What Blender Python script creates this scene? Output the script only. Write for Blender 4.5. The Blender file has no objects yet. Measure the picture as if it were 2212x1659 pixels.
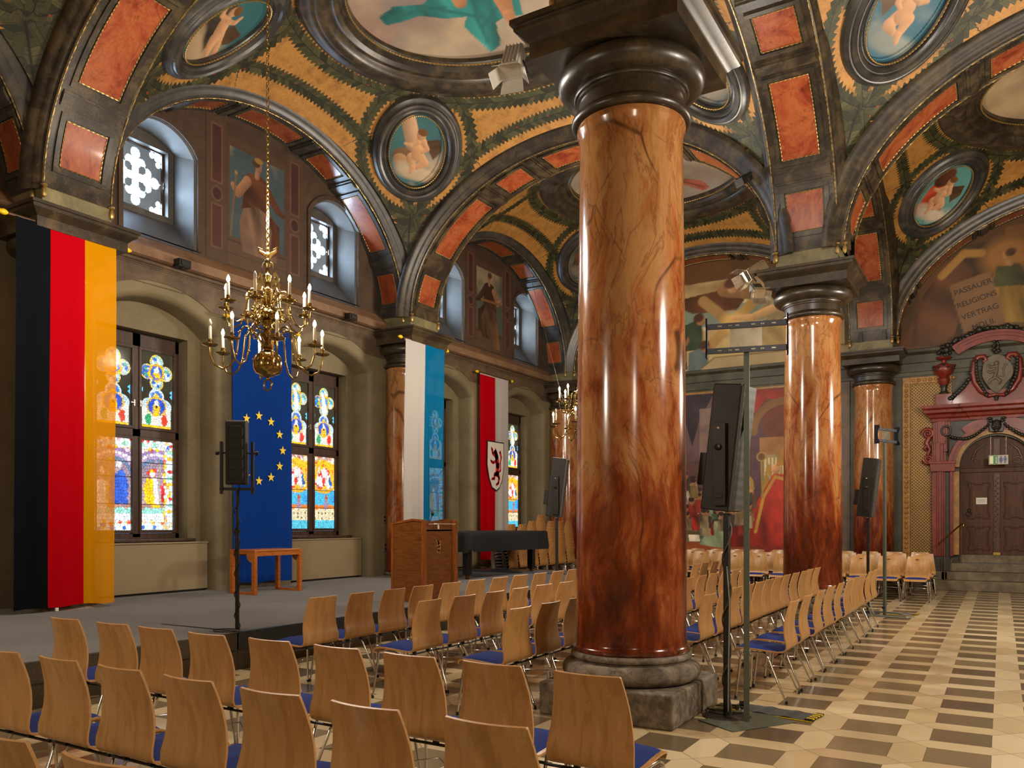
import bpy, bmesh, math, random
import numpy as np
from mathutils import Vector, Matrix
from mathutils.geometry import tessellate_polygon
random.seed(7)
PI = math.pi
SC = bpy.context.scene
COL = SC.collection

# ------------------------------------------------------------------ constants of the hall (metres)
XW, XN, XG = -11.35, -11.77, -12.0        # left wall face, niche back, window plane
XC, XR = -2.65, -11.0                      # free columns, half columns on the left wall
XRW = 5.75                                 # right wall (outside the view)
YR = [-1.25, 6.35, 13.95, 21.35]           # rows of columns and transverse arches
YE = 21.55                                 # end wall face
STZ = 0.40                                 # stage height
ZS = 5.82                                  # springing of the arches
VA, VB, VC = 5.4, 4.93, 3.95               # vault ellipsoid half axes

def lin(c):
    return tuple(((x/12.92) if x <= 0.04045 else ((x+0.055)/1.055)**2.4) for x in c)
def hx(s):
    s = s.lstrip('#')
    return lin(tuple(int(s[i:i+2], 16)/255 for i in (0, 2, 4)))

# ------------------------------------------------------------------ tagging
def meta(o, label, cat, group=None, kind=None):
    o['label'] = label; o['category'] = cat
    if group: o['group'] = group
    if kind: o['kind'] = kind
    return o
def empty(name, label, cat, loc=(0, 0, 0), rotz=0.0, group=None):
    o = bpy.data.objects.new(name, None); COL.objects.link(o)
    o.empty_display_size = 0.1
    o.location = loc; o.rotation_euler = (0, 0, rotz)
    return meta(o, label, cat, group)
def struct(o, label, cat):
    return meta(o, label, cat, None, 'structure')

# ------------------------------------------------------------------ mesh builder
class MB:
    def __init__(s): s.v = []; s.f = []; s.m = []; s.cur = 0
    def add(s, vs, fs):
        b = len(s.v); s.v.extend(vs)
        for f in fs: s.f.append([b+i for i in f]); s.m.append(s.cur)
        return s
    def box(s, x0, x1, y0, y1, z0, z1):
        v = [(x0,y0,z0),(x1,y0,z0),(x1,y1,z0),(x0,y1,z0),(x0,y0,z1),(x1,y0,z1),(x1,y1,z1),(x0,y1,z1)]
        return s.add(v, [(0,3,2,1),(4,5,6,7),(0,1,5,4),(1,2,6,5),(2,3,7,6),(3,0,4,7)])
    def obox(s, c, size, M=None):
        M = M or Matrix.Identity(3); hx_, hy_, hz_ = [q/2 for q in size]; c = Vector(c)
        v = [tuple(c+M@Vector((sx*hx_, sy*hy_, sz*hz_))) for sz in (-1,1) for sx, sy in ((-1,-1),(1,-1),(1,1),(-1,1))]
        return s.add(v, [(0,3,2,1),(4,5,6,7),(0,1,5,4),(1,2,6,5),(2,3,7,6),(3,0,4,7)])
    def bar(s, p, q, w, h, up=(0,0,1)):
        p = Vector(p); q = Vector(q); d = (q-p); L = d.length; d.normalize()
        up = Vector(up)
        if abs(d.dot(up)) > .99: up = Vector((1,0,0))
        a = d.cross(up).normalized(); b = a.cross(d)
        M = Matrix((a, d, b)).transposed()
        return s.obox((p+q)/2, (w, L, h), M)
    def tube(s, path, r, n=8, closed=False, caps=True):
        P = [Vector(p) for p in path]; N = len(P)
        rr = r if isinstance(r, (list, tuple)) else [r]*N
        up = None; rings = []
        for i in range(N):
            if closed: t = P[(i+1)%N]-P[i-1]
            else: t = P[min(i+1,N-1)]-P[max(i-1,0)]
            if t.length < 1e-9: t = Vector((0,0,1))
            t.normalize()
            if up is None:
                up = Vector((0,0,1)) if abs(t.z) < .9 else Vector((1,0,0))
            a = up-t*up.dot(t)
            if a.length < 1e-6: a = t.orthogonal()
            a.normalize(); up = a; b = t.cross(a)
            rings.append([tuple(P[i]+(a*math.cos(2*PI*k/n)+b*math.sin(2*PI*k/n))*rr[i]) for k in range(n)])
        return s.rings(rings, closed, caps)
    def rings(s, rings, closed=False, caps=True, wrap=True):
        n = len(rings[0]); N = len(rings); fs = []
        for i in range(N if closed else N-1):
            j = (i+1) % N
            for k in range(n if wrap else n-1):
                l = (k+1) % n
                fs.append((i*n+k, i*n+l, j*n+l, j*n+k))
        if caps and not closed and wrap:
            fs.append(tuple(range(n-1, -1, -1))); fs.append(tuple((N-1)*n+k for k in range(n)))
        return s.add([p for r in rings for p in r], fs)
    def lathe(s, prof, c=(0,0,0), n=32, a0=0.0, a1=2*PI, caps=True):
        full = abs(a1-a0-2*PI) < 1e-6; m = n if full else n+1
        rings = [[(c[0]+r*math.cos(a0+(a1-a0)*k/n), c[1]+r*math.sin(a0+(a1-a0)*k/n), c[2]+z) for k in range(m)] for r, z in prof]
        return s.rings(rings, False, caps and full, full)
    def grid(s, G):
        n = len(G[0]); fs = []
        for i in range(len(G)-1):
            for k in range(n-1): fs.append((i*n+k, i*n+k+1, (i+1)*n+k+1, (i+1)*n+k))
        return s.add([tuple(p) for r in G for p in r], fs)
    def sphere(s, c, r, n=12, m=8, M=None):
        if not isinstance(r, (tuple, list)): r = (r, r, r)
        vs = []; fs = []
        for i in range(m+1):
            th = PI*i/m
            for k in range(n):
                a = 2*PI*k/n
                p = Vector((r[0]*math.sin(th)*math.cos(a), r[1]*math.sin(th)*math.sin(a), r[2]*math.cos(th)))
                if M: p = M@p
                vs.append((c[0]+p.x, c[1]+p.y, c[2]+p.z))
        for i in range(m):
            for k in range(n):
                l = (k+1)%n; fs.append((i*n+k, (i+1)*n+k, (i+1)*n+l, i*n+l))
        return s.add(vs, fs)
    def flat(s, loops, fn):
        tri = tessellate_polygon([[Vector((a, b, 0)) for a, b in L] for L in loops])
        pts = [p for L in loops for p in L]
        return s.add([fn(a, b) for a, b in pts], [tuple(t) for t in tri])
    def prism(s, poly, fn, w0, w1, holes=()):
        loops = [poly]+list(holes)
        s.flat(loops, lambda a, b: fn(a, b, w0)); s.flat(loops, lambda a, b: fn(a, b, w1))
        for L in loops:
            n = len(L)
            s.add([fn(a, b, w0) for a, b in L]+[fn(a, b, w1) for a, b in L],
                  [(i, (i+1)%n, n+(i+1)%n, n+i) for i in range(n)])
        return s
    def build(s, name, mats, parent=None, smooth=35, bevel=0.0, loc=None, seg=2, fix=True):
        me = bpy.data.meshes.new(name)
        me.from_pydata(s.v, [], s.f)
        if not isinstance(mats, (list, tuple)): mats = [mats]
        for m in mats: me.materials.append(m)
        if len(mats) > 1: me.polygons.foreach_set('material_index', s.m)
        if fix:
            bm = bmesh.new(); bm.from_mesh(me)
            bmesh.ops.remove_doubles(bm, verts=bm.verts, dist=1e-5)
            bmesh.ops.recalc_face_normals(bm, faces=bm.faces)
            bm.to_mesh(me); bm.free()
        if smooth:
            me.shade_smooth(); me.set_sharp_from_angle(angle=math.radians(smooth))
        o = bpy.data.objects.new(name, me); COL.objects.link(o)
        if parent: o.parent = parent
        if loc: o.location = loc
        if bevel:
            b = o.modifiers.new('bevel', 'BEVEL'); b.width = bevel; b.segments = seg; b.limit_method = 'ANGLE'
            b.angle_limit = math.radians(40); b.harden_normals = False
        return o

def copy_tree(o, parent=None):
    c = o.copy(); COL.objects.link(c)
    if parent: c.parent = parent
    for ch in list(o.children): copy_tree(ch, c)
    return c

def painted(name, pts, nu, nv, colors, mat, parent=None):
    """grid mesh of nu x nv points with one pigment colour per vertex"""
    me = bpy.data.meshes.new(name)
    idx = np.arange(nu*nv).reshape(nu, nv)
    f = np.stack([idx[:-1,:-1], idx[1:,:-1], idx[1:,1:], idx[:-1,1:]], -1).reshape(-1, 4)
    me.from_pydata(np.asarray(pts).reshape(-1, 3).tolist(), [], f.tolist())
    at = me.color_attributes.new('Col', 'FLOAT_COLOR', 'POINT')
    c = np.ones((nu*nv, 4), np.float32); c[:, :3] = np.asarray(colors).reshape(-1, 3)
    at.data.foreach_set('color', c.ravel())
    me.materials.append(mat); me.shade_smooth()
    o = bpy.data.objects.new(name, me); COL.objects.link(o)
    if parent: o.parent = parent
    return o
def fattr(me, name, arr):
    a = me.attributes.new(name, 'FLOAT', 'POINT'); a.data.foreach_set('value', np.asarray(arr, np.float32).ravel())

# ------------------------------------------------------------------ node helper
class G:
    def __init__(s, name):
        s.mat = bpy.data.materials.new(name); s.mat.use_nodes = True
        s.t = s.mat.node_tree; s.t.nodes.clear()
    def n(s, ty, **kw):
        x = s.t.nodes.new(ty)
        for k, v in kw.items(): setattr(x, k, v)
        return x
    def put(s, sock, v):
        if isinstance(v, bpy.types.NodeSocket): s.t.links.new(v, sock)
        elif v is not None:
            if sock.type == 'RGBA' and len(v) == 3: v = (*v, 1)
            sock.default_value = v
    def m(s, op, a, b=None, c=None, clamp=False):
        x = s.n('ShaderNodeMath', operation=op, use_clamp=clamp)
        s.put(x.inputs[0], a)
        if b is not None: s.put(x.inputs[1], b)
        if c is not None: s.put(x.inputs[2], c)
        return x.outputs[0]
    def vm(s, op, a, b=None):
        x = s.n('ShaderNodeVectorMath', operation=op); s.put(x.inputs[0], a)
        if b is not None: s.put(x.inputs[1], b)
        return x.outputs[0]
    def sc(s, a, k):
        x = s.n('ShaderNodeVectorMath', operation='SCALE'); s.put(x.inputs[0], a); x.inputs['Scale'].default_value = k; return x.outputs[0]
    def pos(s): return s.n('ShaderNodeNewGeometry').outputs['Position']
    def obj(s): return s.n('ShaderNodeTexCoord').outputs['Object']
    def rnd(s): return s.n('ShaderNodeObjectInfo').outputs['Random']
    def sep(s, v):
        x = s.n('ShaderNodeSeparateXYZ'); s.put(x.inputs[0], v); return x.outputs
    def comb(s, x_, y_, z_):
        x = s.n('ShaderNodeCombineXYZ'); s.put(x.inputs[0], x_); s.put(x.inputs[1], y_); s.put(x.inputs[2], z_); return x.outputs[0]
    def map(s, v, scale=(1,1,1), loc=(0,0,0), rot=(0,0,0)):
        x = s.n('ShaderNodeMapping'); s.put(x.inputs[0], v); x.inputs['Scale'].default_value = scale
        x.inputs['Location'].default_value = loc; x.inputs['Rotation'].default_value = rot; return x.outputs[0]
    def noise(s, v, scale, detail=4, rough=.55, dist=0.0, col=False):
        x = s.n('ShaderNodeTexNoise'); s.put(x.inputs['Vector'], v); x.inputs['Scale'].default_value = scale
        x.inputs['Detail'].default_value = detail; x.inputs['Roughness'].default_value = rough
        x.inputs['Distortion'].default_value = dist; return x.outputs['Color' if col else 0]
    def voro(s, v, scale, feature='F1', out='Distance', rand=1.0):
        x = s.n('ShaderNodeTexVoronoi', feature=feature); s.put(x.inputs['Vector'], v)
        x.inputs['Scale'].default_value = scale; x.inputs['Randomness'].default_value = rand; return x.outputs[out]
    def wn(s, v):
        x = s.n('ShaderNodeTexWhiteNoise'); s.put(x.inputs['Vector'], v); return x.outputs['Value']
    def ramp(s, fac, stops, interp='LINEAR'):
        x = s.n('ShaderNodeValToRGB'); s.put(x.inputs[0], fac); r = x.color_ramp; r.interpolation = interp
        while len(r.elements) < len(stops): r.elements.new(.5)
        for e, (p, c) in zip(r.elements, stops): e.position = p; e.color = (*c, 1) if len(c) == 3 else c
        return x.outputs[0]
    def mix(s, fac, a, b, mode='MIX'):
        x = s.n('ShaderNodeMix', data_type='RGBA', blend_type=mode); s.put(x.inputs[0], fac)
        s.put(x.inputs[6], a); s.put(x.inputs[7], b); return x.outputs[2]
    def step(s, a, e0, e1):
        x = s.n('ShaderNodeMapRange', interpolation_type='SMOOTHSTEP'); s.put(x.inputs[0], a)
        x.inputs[1].default_value = e0; x.inputs[2].default_value = e1
        if e0 > e1: x.inputs[1].default_value, x.inputs[2].default_value = e1, e0; x.inputs[3].default_value = 1; x.inputs[4].default_value = 0
        return x.outputs[0]
    def attr(s, name, out='Fac'): return s.n('ShaderNodeAttribute', attribute_name=name).outputs[out]
    def bump(s, h, strength=.3, dist=.01):
        x = s.n('ShaderNodeBump'); s.put(x.inputs['Height'], h); x.inputs['Strength'].default_value = strength
        x.inputs['Distance'].default_value = dist; return x.outputs[0]
    def bsdf(s, col, rough=.5, metal=0.0, spec=.5, coat=0.0, normal=None, sheen=0.0, coatr=.1):
        b = s.n('ShaderNodeBsdfPrincipled')
        s.put(b.inputs['Base Color'], col); s.put(b.inputs['Roughness'], rough); s.put(b.inputs['Metallic'], metal)
        s.put(b.inputs['Specular IOR Level'], spec); s.put(b.inputs['Coat Weight'], coat); b.inputs['Coat Roughness'].default_value = coatr
        b.inputs['Sheen Weight'].default_value = sheen
        if normal is not None: s.put(b.inputs['Normal'], normal)
        return b.outputs[0]
    def out(s, sh):
        o = s.n('ShaderNodeOutputMaterial'); s.t.links.new(sh, o.inputs[0]); return s.mat

def plain(name, c, rough=.5, metal=0.0, var=.2, scale=6.0, bump=0.0, spec=.5, coat=0.0, dark=None):
    g = G(name); p = g.obj(); f = g.noise(p, scale, 5, .6)
    c = hx(c) if isinstance(c, str) else c
    d = hx(dark) if isinstance(dark, str) else tuple(x*(1-var) for x in c)
    l = tuple(min(1, x*(1+var*.6)) for x in c)
    col = g.ramp(f, [(.3, d), (.7, l)])
    nb = g.bump(g.noise(p, scale*9, 3), bump, .004) if bump else None
    r = g.m('ADD', g.m('MULTIPLY', f, .12), rough-.06)
    return g.out(g.bsdf(col, r, metal, spec, coat, nb))
def emit(name, col, strength):
    g = G(name); e = g.n('ShaderNodeEmission'); e.inputs[0].default_value = (*col, 1); e.inputs[1].default_value = strength
    return g.out(e.outputs[0])

M = {}
def materials():
    # floor: dark squares between light hexagons, polished stone
    g = G('stone_floor'); p = g.pos(); x, y, _ = g.sep(p); P = .5965
    ux = g.m('DIVIDE', g.m('ADD', x, .25+P/2), P); uy = g.m('DIVIDE', g.m('SUBTRACT', y, 6.70-P/2), P)
    ax = g.m('MULTIPLY', g.m('ABSOLUTE', g.m('SUBTRACT', g.m('FRACT', ux), .5)), P)
    ay = g.m('MULTIPLY', g.m('ABSOLUTE', g.m('SUBTRACT', g.m('FRACT', uy), .5)), P)
    mx = g.m('MAXIMUM', ax, ay); A = .19
    dark = g.m('LESS_THAN', mx, A)
    kind = g.m('GREATER_THAN', ax, ay)          # hexagon beside (x) or above (y) the square
    ix = g.m('FLOOR', g.m('ADD', ux, g.m('MULTIPLY', g.m('MULTIPLY', kind, g.m('SUBTRACT', 1., dark)), .5)))
    iy = g.m('FLOOR', g.m('ADD', uy, g.m('MULTIPLY', g.m('MULTIPLY', g.m('SUBTRACT', 1., kind), g.m('SUBTRACT', 1., dark)), .5)))
    rid = g.wn(g.comb(ix, iy, g.m('ADD', g.m('MULTIPLY', kind, g.m('SUBTRACT', 1., dark)), g.m('MULTIPLY', dark, 3.))))
    nz = g.noise(p, 3.0, 5, .6)
    tone = g.m('ADD', g.m('MULTIPLY', rid, .75), g.m('MULTIPLY', nz, .35))
    cd = g.ramp(tone, [(.1, hx('#57493a')), (.55, hx('#73634a')), (1., hx('#8a785a'))])
    cl = g.ramp(tone, [(.1, hx('#b59e76')), (.55, hx('#c9b48c')), (1., hx('#d9c6a2'))])
    base = g.mix(dark, cl, cd)
    j1 = g.m('LESS_THAN', g.m('ABSOLUTE', g.m('SUBTRACT', mx, A)), .0022)
    j2 = g.m('MULTIPLY', g.m('LESS_THAN', g.m('ABSOLUTE', g.m('SUBTRACT', ax, ay)), .0035), g.m('SUBTRACT', 1., dark))
    j = g.m('MULTIPLY', g.m('MAXIMUM', j1, j2), .75)
    col = g.mix(j, base, hx('#4a3c28'))
    r = g.m('ADD', g.m('MULTIPLY', g.noise(p, 14, 4), .14), .13)
    nb = g.bump(g.noise(p, 2.2, 2), .06, .02)
    M['floor'] = g.out(g.bsdf(col, r, 0, .5, 0, nb))

    # red-amber scagliola of the columns
    def marble(name, lo, hi, veins=1.0, zsplit=None, sc=1.0, rough=.16):
        g = G(name); p = g.pos(); q = g.vm('ADD', p, g.comb(g.m('MULTIPLY', g.rnd(), 9.), g.m('MULTIPLY', g.rnd(), 5.), 0.))
        w = g.vm('ADD', q, g.sc(g.vm('SUBTRACT', g.noise(q, .7*sc, 2, .5, 0, True), (.5, .5, .5)), .7))
        st = g.map(w, (1.9*sc, 1.9*sc, .62*sc), (0, 0, 0), (.5, .35, 0))
        f = g.noise(st, 1.0, 8, .66, .3)
        f2 = g.noise(g.map(w, (5*sc, 5*sc, 1.3*sc), (0, 0, 0), (.8, .5, 0)), 2.0, 6, .7, .1)
        f = g.m('ADD', g.m('MULTIPLY', f, .68), g.m('MULTIPLY', f2, .32))
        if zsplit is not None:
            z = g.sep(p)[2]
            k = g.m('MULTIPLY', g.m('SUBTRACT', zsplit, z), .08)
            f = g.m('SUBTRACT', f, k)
        n_ = len(hi)
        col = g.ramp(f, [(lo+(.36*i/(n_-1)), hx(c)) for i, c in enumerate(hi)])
        v = g.voro(g.map(w, (.9*sc, .9*sc, .38*sc), (3, 1, 0), (.9, .55, 0)), 1.3, 'DISTANCE_TO_EDGE')
        vein = g.m('MULTIPLY', g.step(v, .016, .0), g.step(g.noise(q, 1.3*sc, 3), .46, .66))
        v2 = g.voro(g.map(w, (2.4*sc, 2.4*sc, 1.1*sc), (7, 2, 5), (.3, .9, 0)), 1.7, 'DISTANCE_TO_EDGE')
        vein2 = g.m('MULTIPLY', g.step(v2, .022, .0), g.step(g.noise(q, 2.2*sc, 3), .42, .66))
        v3 = g.noise(g.map(w, (3*sc, 3*sc, .8*sc), (1, 5, 2), (.85, .6, 0)), 1.1, 7, .62, .2)
        vein3 = g.step(g.m('ABSOLUTE', g.m('SUBTRACT', v3, .5)), .022, .0)
        col = g.mix(g.m('MULTIPLY', vein3, .45*veins), col, hx('#5e2a14'))
        col = g.mix(g.m('MULTIPLY', vein, .8*veins), col, hx('#33160c'))
        col = g.mix(g.m('MULTIPLY', vein2, .6*veins), col, hx('#4e2212'))
        return g.out(g.bsdf(col, g.m('ADD', g.m('MULTIPLY', f2, .10), rough-.05), 0, .5, .2, None, 0, .08))
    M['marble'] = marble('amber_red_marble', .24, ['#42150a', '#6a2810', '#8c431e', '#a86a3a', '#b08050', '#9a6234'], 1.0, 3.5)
    M['panel'] = marble('red_panel_marble', .30, ['#4e180d', '#6e2a15', '#8a3f22', '#98532e', '#70301a'], .7, None, 1.6, .3)
    M['redstone'] = marble('red_portal_marble', .3, ['#4a100c', '#661c14', '#782619', '#8a3826'], .5, None, 3.0, .4)

    def dirty(name, stops, rough, scale=2.5, bump=.15, spec=.5, streak=(1, 1, 1), dist=.5):
        g = G(name); p = g.pos(); f = g.noise(g.map(p, streak), scale, 7, .65, dist)
        f2 = g.noise(p, scale*14, 3, .7)
        h = g.m('ADD', g.m('MULTIPLY', f, .8), g.m('MULTIPLY', f2, .2))
        col = g.ramp(h, [(a, hx(c)) for a, c in stops])
        return g.out(g.bsdf(col, g.m('ADD', g.m('MULTIPLY', f2, .2), rough-.1), 0, spec, 0, g.bump(f2, bump, .006)))
    M['bronze'] = dirty('dark_bronze_stucco', [(.3, '#15110d'), (.48, '#2e261c'), (.6, '#4c3f2b'), (.75, '#362c22')], .33, 3.2, .2, .6)
    M['bronze_blue'] = dirty('slate_bronze_stucco', [(.3, '#1c1b1c'), (.5, '#33302d'), (.62, '#4a4336'), (.78, '#36322e')], .36, 3.2, .2, .6)
    M['capital'] = dirty('dark_veined_capital_marble', [(.3, '#17130e'), (.5, '#33291c'), (.62, '#4b3d27'), (.8, '#6b5734')], .34, 2.2, .05, .6)
    M['impost'] = dirty('olive_painted_stone', [(.3, '#4b4531'), (.5, '#6b6244'), (.7, '#857a55')], .5, 3.0, .1)
    M['granite'] = dirty('weathered_grey_granite', [(.3, '#3a3128'), (.45, '#665b4d'), (.58, '#8a7e6e'), (.75, '#a79b8a')], .75, 9.0, .8, .3)
    M['stone_step'] = dirty('worn_stone_step', [(.3, '#4a4134'), (.5, '#6f6350'), (.72, '#8f8268')], .7, 3.0, .4, .3)
    M['wall'] = dirty('olive_beige_wall_paint', [(.3, '#665a42'), (.5, '#766a4f'), (.7, '#82755a')], .62, 1.2, .05, .3)
    M['frieze'] = dirty('brown_marbled_frieze', [(.3, '#40342a'), (.5, '#5c4b3a'), (.62, '#6e5842'), (.8, '#54402f')], .42, 2.4, .08, .4)
    M['ledge'] = dirty('brown_ledge_paint', [(.3, '#5a4030'), (.5, '#785a42'), (.7, '#8a6a4c')], .5, 2.0, .05, .4)
    M['lunette'] = dirty('brown_lunette_paint', [(.3, '#33281f'), (.5, '#46362a'), (.7, '#554234')], .6, 1.5, .05, .3)
    M['reveal'] = dirty('slate_window_reveal', [(.3, '#3d3b3a'), (.5, '#504b46'), (.7, '#5d574f')], .5, 1.6, .05, .4)
    M['frieze_green'] = dirty('olive_green_frieze', [(.3, '#2c2a1e'), (.5, '#434031'), (.7, '#5a543c')], .45, 2.4, .06, .4)
    M['radiator'] = plain('beige_radiator_paint', '#8f7d60', .42, 0, .06, 2.0)
    M['gap_shade'] = plain('painted_gap_shade', '#17140f', .7)
    # carpet
    def carpet(name, a, b):
        g = G(name); p = g.pos(); f = g.noise(p, 260, 2, .8); f2 = g.noise(p, 3, 3)
        col = g.mix(g.step(f, .35, .65), hx(a), hx(b))
        col = g.mix(g.m('MULTIPLY', f2, .25), col, hx('#2c2b2c'))
        return g.out(g.bsdf(col, .95, 0, .1, 0, g.bump(f, .6, .006), .2))
    M['carpet'] = carpet('grey_stage_carpet', '#4d4a49', '#7d7a79')
    M['carpet_side'] = carpet('brown_flecked_carpet', '#2e261c', '#6e604a')
    M['mat'] = carpet('charcoal_mat', '#2c2a28', '#4c4945')
    M['black'] = plain('black_board', '#0d0d0d', .4, 0, .1)
    M['blackcloth'] = plain('black_cloth', '#0b0a0a', .85, 0, .2, 3)
    M['steelblue'] = plain('blue_grey_edge_strip', '#6f8296', .35, .6, .1)
    # beech plywood
    g = G('beech_plywood'); p = g.obj(); rn = g.rnd()
    q = g.vm('ADD', p, g.comb(g.m('MULTIPLY', rn, 7.), g.m('MULTIPLY', rn, 3.), g.m('MULTIPLY', rn, 11.)))
    f = g.noise(g.map(q, (9, 9, 1.0)), 2.0, 5, .6, .8); f2 = g.noise(g.map(q, (60, 60, 6)), 3.0, 2)
    wv = g.m('FRACT', g.m('MULTIPLY', f, 6.0)); ln = g.step(g.m('ABSOLUTE', g.m('SUBTRACT', wv, .5)), .5, .36)
    col = g.ramp(f, [(.3, hx('#a87844')), (.5, hx('#bf9056')), (.7, hx('#cf9f64'))])
    col = g.mix(g.m('MULTIPLY', ln, .18), col, hx('#7c4a22'))
    col = g.mix(g.m('MULTIPLY', f2, .16), col, hx('#8a5a2c'))
    col = g.mix(g.m('MULTIPLY', rn, .25), col, hx('#b98850'))
    M['beech'] = g.out(g.bsdf(col, .34, 0, .5, .15, None, 0, .25))
    M['beech_edge'] = plain('beech_ply_edge', '#c8955a', .45, 0, .12, 30)
    M['bluefab'] = plain('blue_upholstery', '#24357a', .9, 0, .1, 40, .3, .2)
    M['chrome'] = plain('chrome_tube', '#d6d3cf', .12, 1.0, .03)
    M['rubber'] = plain('black_rubber', '#0e0e0e', .6)
    M['darksteel'] = plain('dark_powder_coated_steel', '#26231e', .45, .3, .1)
    M['greensteel'] = plain('grey_green_steel', '#5c6355', .4, .3, .08)
    M['speaker'] = plain('speaker_housing', '#211d18', .5, 0, .08)
    g = G('speaker_grille'); p = g.obj(); d = g.voro(g.map(p, (1, 1, 1)), 110, 'F1', 'Distance', .0)
    col = g.mix(g.step(d, .25, .45), hx('#1a1918'), hx('#5a5855'))
    M['grille'] = g.out(g.bsdf(col, .5, .4, .5))
    M['grille_dark'] = plain('dark_speaker_grille', '#1b1a18', .6, .2, .1, 80, .4)
    M['alu'] = plain('galvanised_plate', '#c9bda8', .28, .9, .15, 12)
    M['navy'] = plain('dark_blue_bracket', '#141a2c', .35, .5, .1)
    M['white'] = plain('white_lamp_housing', '#d8d4cc', .4, 0, .05)
    M['yellow'] = plain('yellow_finial', '#e0b80a', .4, 0, .05)
    M['woodpole'] = plain('brown_flag_pole', '#4a2f18', .5, 0, .2, 12)
    M['oak'] = None
    def wood(name, a, b, c, rough=.4, axis=(1, 1, 12), sc=1.4):
        g = G(name); p = g.obj(); f = g.noise(g.map(p, axis), sc, 5, .6, .6)
        return g.out(g.bsdf(g.ramp(f, [(.3, hx(a)), (.5, hx(b)), (.7, hx(c))]), rough, 0, .35, 0))
    M['lectern'] = wood('walnut_veneer', '#57300f', '#6f4018', '#7e4c1f', .38, (4, 4, 26))
    M['lectern_edge'] = wood('walnut_edge', '#6a3814', '#83491c', '#955824', .4, (20, 20, 2))
    M['inlay'] = plain('pale_inlay', '#c99b4a', .45, 0, .1)
    M['table'] = wood('cherry_table', '#8c4a18', '#a85e22', '#b86c2c', .35, (5, 5, 30))
    M['doorwood'] = wood('dark_door_oak', '#331a0a', '#4a260f', '#5a3014', .55, (14, 14, 2))
    M['doorlight'] = wood('carved_door_oak', '#36200e', '#4c2d14', '#60401e', .4, (14, 14, 2))
    M['frame'] = wood('dark_window_frame', '#33231b', '#432f24', '#503a2c', .4, (14, 14, 2))
    M['brass'] = plain('polished_brass', '#b0965c', .14, 1.0, .08, 9)
    M['brassdull'] = plain('dull_brass', '#a58a50', .3, 1.0, .1, 9)
    M['gold'] = plain('gilding', '#a8894e', .4, .7, .3, 30)
    M['wax'] = plain('ivory_candle', '#e6dcc0', .5, 0, .04)
    M['bulb'] = emit('lit_candle_bulb', (1., .78, .48), 26)
    M['deadbulb'] = plain('clear_bulb', '#cfc7bb', .1, 0, .02)
    M['darkstone'] = dirty('black_stucco', [(.3, '#14130f'), (.5, '#26241d'), (.7, '#3a372d')], .4, 5, .2)
    M['shieldstone'] = dirty('grey_brown_shield', [(.3, '#4a4133'), (.5, '#5f5442'), (.7, '#6f634d')], .55, 4, .2)
    M['goldframe'] = dirty('gilded_moulding', [(.3, '#6e4c20'), (.5, '#94682a'), (.7, '#b0833c')], .4, 6, .2)
    M['paper'] = plain('white_paper', '#d8d4c8', .7, 0, .04)
    M['cable'] = plain('grey_cable', '#8d8a80', .5)
    M['olivecable'] = plain('olive_cable', '#4e4624', .5)
    M['signgreen'] = plain('sign_green', '#157a4a', .4, 0, .02)
    M['signwhite'] = plain('sign_cream', '#e6e2b8', .4, 0, .02)
    M['signgrey'] = plain('sign_grey', '#a9a08e', .4, 0, .03)
    M['signblue'] = plain('sign_blue', '#16307c', .4, 0, .02)
    M['text'] = plain('painted_lettering', '#2e1c10', .6)
    M['lens'] = emit('lit_spotlight', (1., .9, .72), 14)
    M['caster'] = plain('brass_caster', '#7a4a24', .35, .7, .1)
    # gold diaper panel of the end wall
    g = G('gold_diaper_wall'); p = g.pos(); x, y, z = g.sep(p)
    a = g.m('FRACT', g.m('MULTIPLY', g.m('ADD', x, z), 14.)); b = g.m('FRACT', g.m('MULTIPLY', g.m('SUBTRACT', x, z), 14.))
    d = g.m('MAXIMUM', g.m('ABSOLUTE', g.m('SUBTRACT', a, .5)), g.m('ABSOLUTE', g.m('SUBTRACT', b, .5)))
    f = g.noise(p, 2.5, 5)
    col = g.mix(g.step(d, .26, .38), g.mix(f, hx('#2c1d0c'), hx('#3e2a10')), g.mix(f, hx('#7a561e'), hx('#b08438')))
    M['diaper'] = g.out(g.bsdf(col, .42, .25, .5, 0, g.bump(d, .4, .01)))
    # pigment of murals
    def paintmat(name, rough):
        g = G(name); c = g.attr('Col', 'Color'); f = g.noise(g.pos(), 22, 5, .7)
        col = g.mix(g.m('MULTIPLY', f, .35), c, g.sc(c, .55))
        return g.out(g.bsdf(col, rough, 0, .35, 0, g.bump(f, .08, .003)))
    M['mural'] = paintmat('mural_pigment', .5)
    # vault: gold ground with painted leaf garlands (gs = along, gd = across)
    g = G('gilded_vault_painting'); p = g.pos(); gs = g.attr('gs'); gd = g.attr('gd')
    nz = g.noise(p, 5.0, 6, .65); nz2 = g.noise(p, 30, 3, .7)
    st = g.voro(p, 42, 'F1', 'Distance', .3)
    gold = g.ramp(g.m('ADD', g.m('MULTIPLY', nz, .7), g.m('MULTIPLY', nz2, .3)), [(.32, hx('#7a5226')), (.5, hx('#a67538')), (.68, hx('#bd8a46'))])
    gold = g.mix(g.m('MULTIPLY', g.step(st, .5, .2), g.m('MULTIPLY', g.step(nz, .5, .7), .45)), gold, hx('#5a3d1a'))
    ad = g.m('ABSOLUTE', gd)
    k = g.m('ADD', g.m('MULTIPLY', gs, 11.), g.m('MULTIPLY', ad, -1.5))
    fr = g.m('FRACT', k); lid = g.m('FLOOR', k)
    k2 = g.m('ADD', g.m('MULTIPLY', gs, 11.), g.m('ADD', .5, g.m('MULTIPLY', ad, -1.5))); fr2 = g.m('FRACT', k2)
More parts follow.
